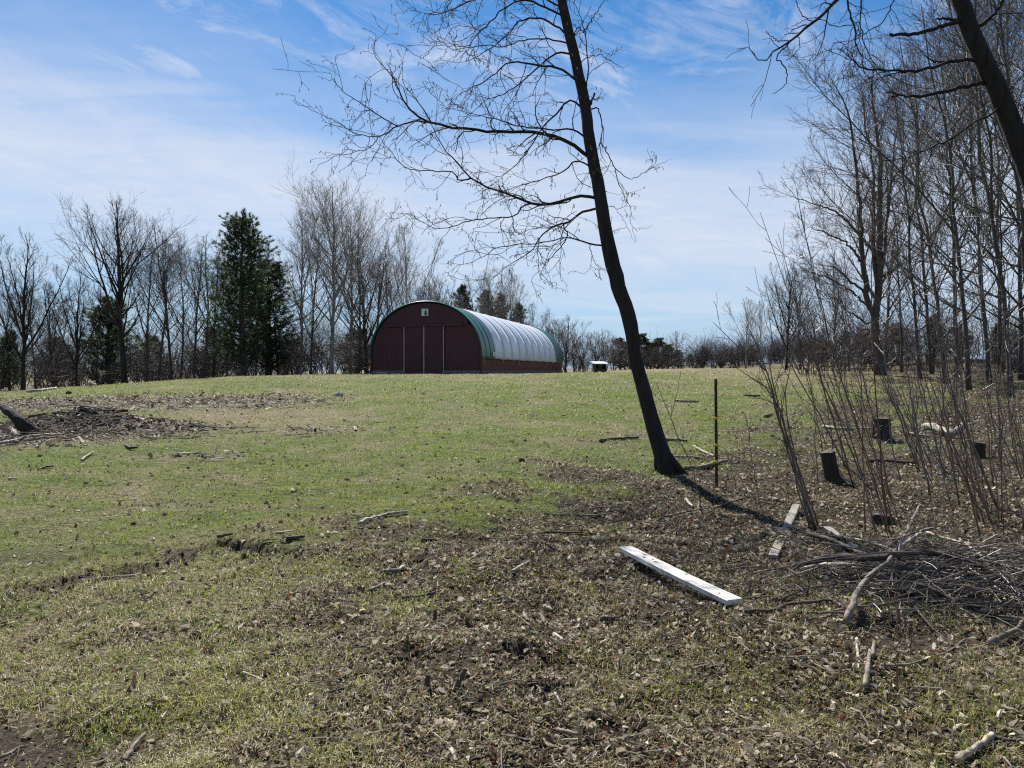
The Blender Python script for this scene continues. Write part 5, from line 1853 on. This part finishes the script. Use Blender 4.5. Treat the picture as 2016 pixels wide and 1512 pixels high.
BPG = 'branches of the brush pile at the right'
PD = G(1700, 1180)[1]
for pts, w_px, lab, mt_, lf in [
    (z55((730, 755), (760, 660), (820, 540), (960, 410), (1000, 350), (1060, 240), (1125, 110)), 9.5, 'thick grey forked branch rising through the brush pile', D_, (0, 15, 30, 60, 60, 40, 20)),
    (z55((1000, 350), (1090, 290), (1160, 240), (1230, 235)), 7, 'pale right fork of the thick grey branch', P_, (60, 50, 35, 20)),
    (z55((490, 430), (620, 400), (850, 400), (1000, 385), (1150, 372), (1300, 392), (1420, 432), (1550, 510), (1690, 562)), 12, 'long dark arching bough across the top of the brush pile', K_, (5, 30, 50, 60, 65, 60, 50, 35, 20)),
    (z55((490, 455), (600, 432), (730, 430), (850, 436)), 7, 'pale bough just under the dark arching bough', P_, (5, 25, 40, 40)),
    (z55((175, 690), (320, 685), (430, 645), (560, 632), (660, 625)), 8, 'dark curved branch reaching left to the white board', K_, (0, 0, 5, 12, 20)),
    (z55((440, 692), (560, 688), (730, 690)), 5, 'straight branch under the dark curved branch', K_, (0, 5, 10)),
    (z55((520, 265), (650, 300), (780, 360), (900, 400)), 9, 'dark bough at the back left of the brush pile', K_, (5, 15, 30, 45)),
    (z55((1110, 530), (1280, 610), (1420, 720)), 8, 'dark pole slanting down the front of the brush pile', K_, (45, 30, 10)),
    (z55((780, 290), (900, 320), (1000, 355)), 5, 'pale branch at the back of the brush pile', P_, (10, 20, 30)),
    (z55((1370, 310), (1440, 370), (1500, 430)), 5.5, 'pale pole at the back right of the brush pile', P_, (20, 25, 25)),
    (z55((1470, 390), (1580, 430), (1690, 470)), 7, 'pale straight bough at the right edge of the brush pile', P_, (15, 15, 15)),
    (z55((1400, 450), (1500, 525), (1612, 612)), 5.5, 'pale pole slanting right across the brush pile', P_, (30, 25, 15)),
    (z55((1500, 860), (1570, 820), (1640, 790), (1690, 735)), 10, 'thick curved branch low at the right edge of the brush pile', D_, (0, 8, 14, 20)),
    (z55((830, 562), (1000, 560), (1200, 570), (1400, 560), (1690, 575)), 3.5, 'long thin level rod low in the brush pile', D_, (25, 30, 30, 30, 30)),
    (z55((760, 440), (1050, 470), (1300, 515), (1560, 518)), 3.5, 'long thin level rod high in the brush pile', D_, (35, 40, 40, 35)),
    (z55((580, 690), (800, 655), (1000, 635), (1250, 615), (1460, 615)), 3.5, 'long thin rod along the front of the brush pile', D_, (5, 15, 20, 20, 15)),
    (z55((1160, 255), (1280, 290), (1430, 320), (1600, 330)), 5, 'pale long branch lying behind the brush pile', P_, (15, 20, 20, 15)),
]:
    stick(pts, w_px, lab, mt_, 'branch', 'brush_branch', BPG, list(lf), .55)


def pile_twigs(name, label, cx, cy, sx, sy, hz, n, seed, mat, L0, L1, r):
    rng = np.random.default_rng(seed)
    x = cx + rng.normal(size=n) * sx
    y = cy + rng.normal(size=n) * sy
    q = np.exp(-((x - cx) / (sx * 1.6)) ** 2 - ((y - cy) / (sy * 1.6)) ** 2)
    z = H(x, y) + .02 + hz * rng.random(n) * q
    az = rng.normal(size=n) * .55 + np.where(rng.random(n) < .5, 0, math.pi) + np.where(rng.random(n) < .25, 1.3, 0)
    L = L0 + (L1 - L0) * rng.random(n) ** 1.6
    el = rng.normal(size=n) * .16
    K = 6
    P = np.empty((n, K, 3))
    P[:, 0] = np.stack([x, y, z], -1)
    for k in range(1, K):
        az = az + rng.normal(size=n) * .12
        el = el - .05 + rng.normal(size=n) * .05
        P[:, k] = P[:, k - 1] + np.stack([np.cos(az) * np.cos(el), np.sin(az) * np.cos(el), np.sin(el)], -1) * (L / (K - 1))[:, None]
        P[:, k, 2] = np.maximum(P[:, k, 2], H(P[:, k, 0], P[:, k, 1]) + .01)
    R = (r * (.5 + rng.random(n)))[:, None] * np.linspace(1, .45, K)[None]
    P1, R1, _ = spawn(rng, P, R, 2, .3, .95, 35, 10, lambda t, pl, u: pl * (.15 + .3 * u), 4, .6, .0018, wander=.15)
    mb = MB()
    mb.tubes(P, R, 5, False)
    mb.tubes(P1, R1, 3, False)
    tag(mb.build(name, mat), label, 'twigs', kind='stuff')


c0 = G(1885, 1165)
pile_twigs('brush_pile_twigs', 'heaped thin twigs of the brush pile at the right', c0[0], c0[1], .62, .40, .34, 280, 601, M_SAPLING, .4, 1.3, .005)
pile_twigs('brush_pile_twigs', 'pale dry twigs strewn behind the brush pile', c0[0] + .3, c0[1] + .7, .8, .35, .15, 170, 602, M_DEADWOOD, .2, .9, .0045)
# the heap of soil and roots at the left
c1 = np.array(MOUND)
pile_twigs('root_heap_twigs', 'roots and sticks in the dark soil heap at the left', c1[0] - .6, c1[1] - 1.0, 1.9, .7, .25, 260, 603, M_DEADWOOD, .2, 1.3, .010)
HG = 'wood in the soil heap at the left'
stick(z1((25, 345), (110, 420), (180, 490), (260, 545)), 12, 'thick dark log sticking up out of the soil heap at the left', M_BARK, 'log', 'fallen_log', HG, [50, 35, 18, 0], 2.0, 10)
stick(z1((215, 402), (280, 390), (345, 376)), 5, 'dark branch along the top of the soil heap', K_, 'branch', 'fallen_branch', HG, [16, 18, 18])
stick(z1((305, 430), (312, 480), (310, 520)), 3.5, 'pale root standing up beside the thick dark log', P_, 'root', 'dead_root', HG, [22, 10, 0])
stick(z1((-40, 610), (80, 590), (180, 560), (330, 540), (480, 535)), 5, 'long pale branch along the foot of the soil heap', P_, 'branch', 'fallen_branch', HG, [4, 4, 4, 4, 4])
stick(z1((80, 505), (130, 550)), 9, 'pale chunk of wood under the thick dark log', P_, 'chunk', 'wood_chunk', HG, [3, 0])
stick(z1((545, 515), (580, 480), (605, 455)), 3, 'thin pale twig leaning on the soil heap', P_, 'twig', 'fallen_branch', HG, [0, 8, 16])
stick(z1((180, 580), (260, 572), (340, 555), (420, 560)), 4, 'second pale branch in front of the soil heap', D_, 'branch', 'fallen_branch', HG, [3, 4, 4, 3])
stick(z1((280, 640), (300, 610), (325, 580)), 5, 'pale split stick standing in front of the soil heap', P_, 'stick', 'fallen_stick', HG, [0, 6, 12])
# bleached curved log behind the thicket
stick([(1820, 846), (1845, 850), (1866, 858), (1882, 857), (1896, 842), (1905, 832)], 13, 'bleached white curved log behind the sapling thicket', M_PALEWOOD, 'log', 'fallen_log', None, [6, 6, 4, 6, 18, 30], .6, 9)


# stones and clods
def stone(px, py, wpx, label, mat, seed):
    rng = np.random.default_rng(seed)
    b0 = G(px, py)
    r = wpx / 2 / FPX * b0[1]
    th_ = np.linspace(0, math.pi, 7)
    V, F = [], []
    n = 10
    for i, a in enumerate(th_):
        for j in range(n):
            ph = 2 * math.pi * j / n
            k = 1 + .28 * (rng.random() - .5)
            V.append((math.sin(a) * math.cos(ph) * r * k, math.sin(a) * math.sin(ph) * r * .8 * k, math.cos(a) * r * .7 * k))
    for i in range(6):
        for j in range(n):
            F.append((i * n + j, (i + 1) * n + j, (i + 1) * n + (j + 1) % n, i * n + (j + 1) % n))
    o = link('soil_clod' if mat is M_SOIL else 'stone', new_mesh('stone', np.array(V), [np.array(F)], mat, False), None, b0 + (0, 0, r * .3))
    tag(o, label, 'clod' if mat is M_SOIL else 'stone', 'clods and stones')


M_STONE = simple('pale_stone', (.25, .235, .21), (.42, .40, .37), 12, .8, None, .5, .01)
stone(385, 1255, 24, 'dark round clod on the grass at lower left', M_SOIL, 1)
stone(668, 780, 17, 'pale flat stone on the field in front of the barn', M_STONE, 2)
stone(1027, 908, 13, 'dark clod on the grass left of the leaning trunk', M_SOIL, 3)
stone(135, 776, 12, 'dark clod on the far grass at the left', M_SOIL, 4)
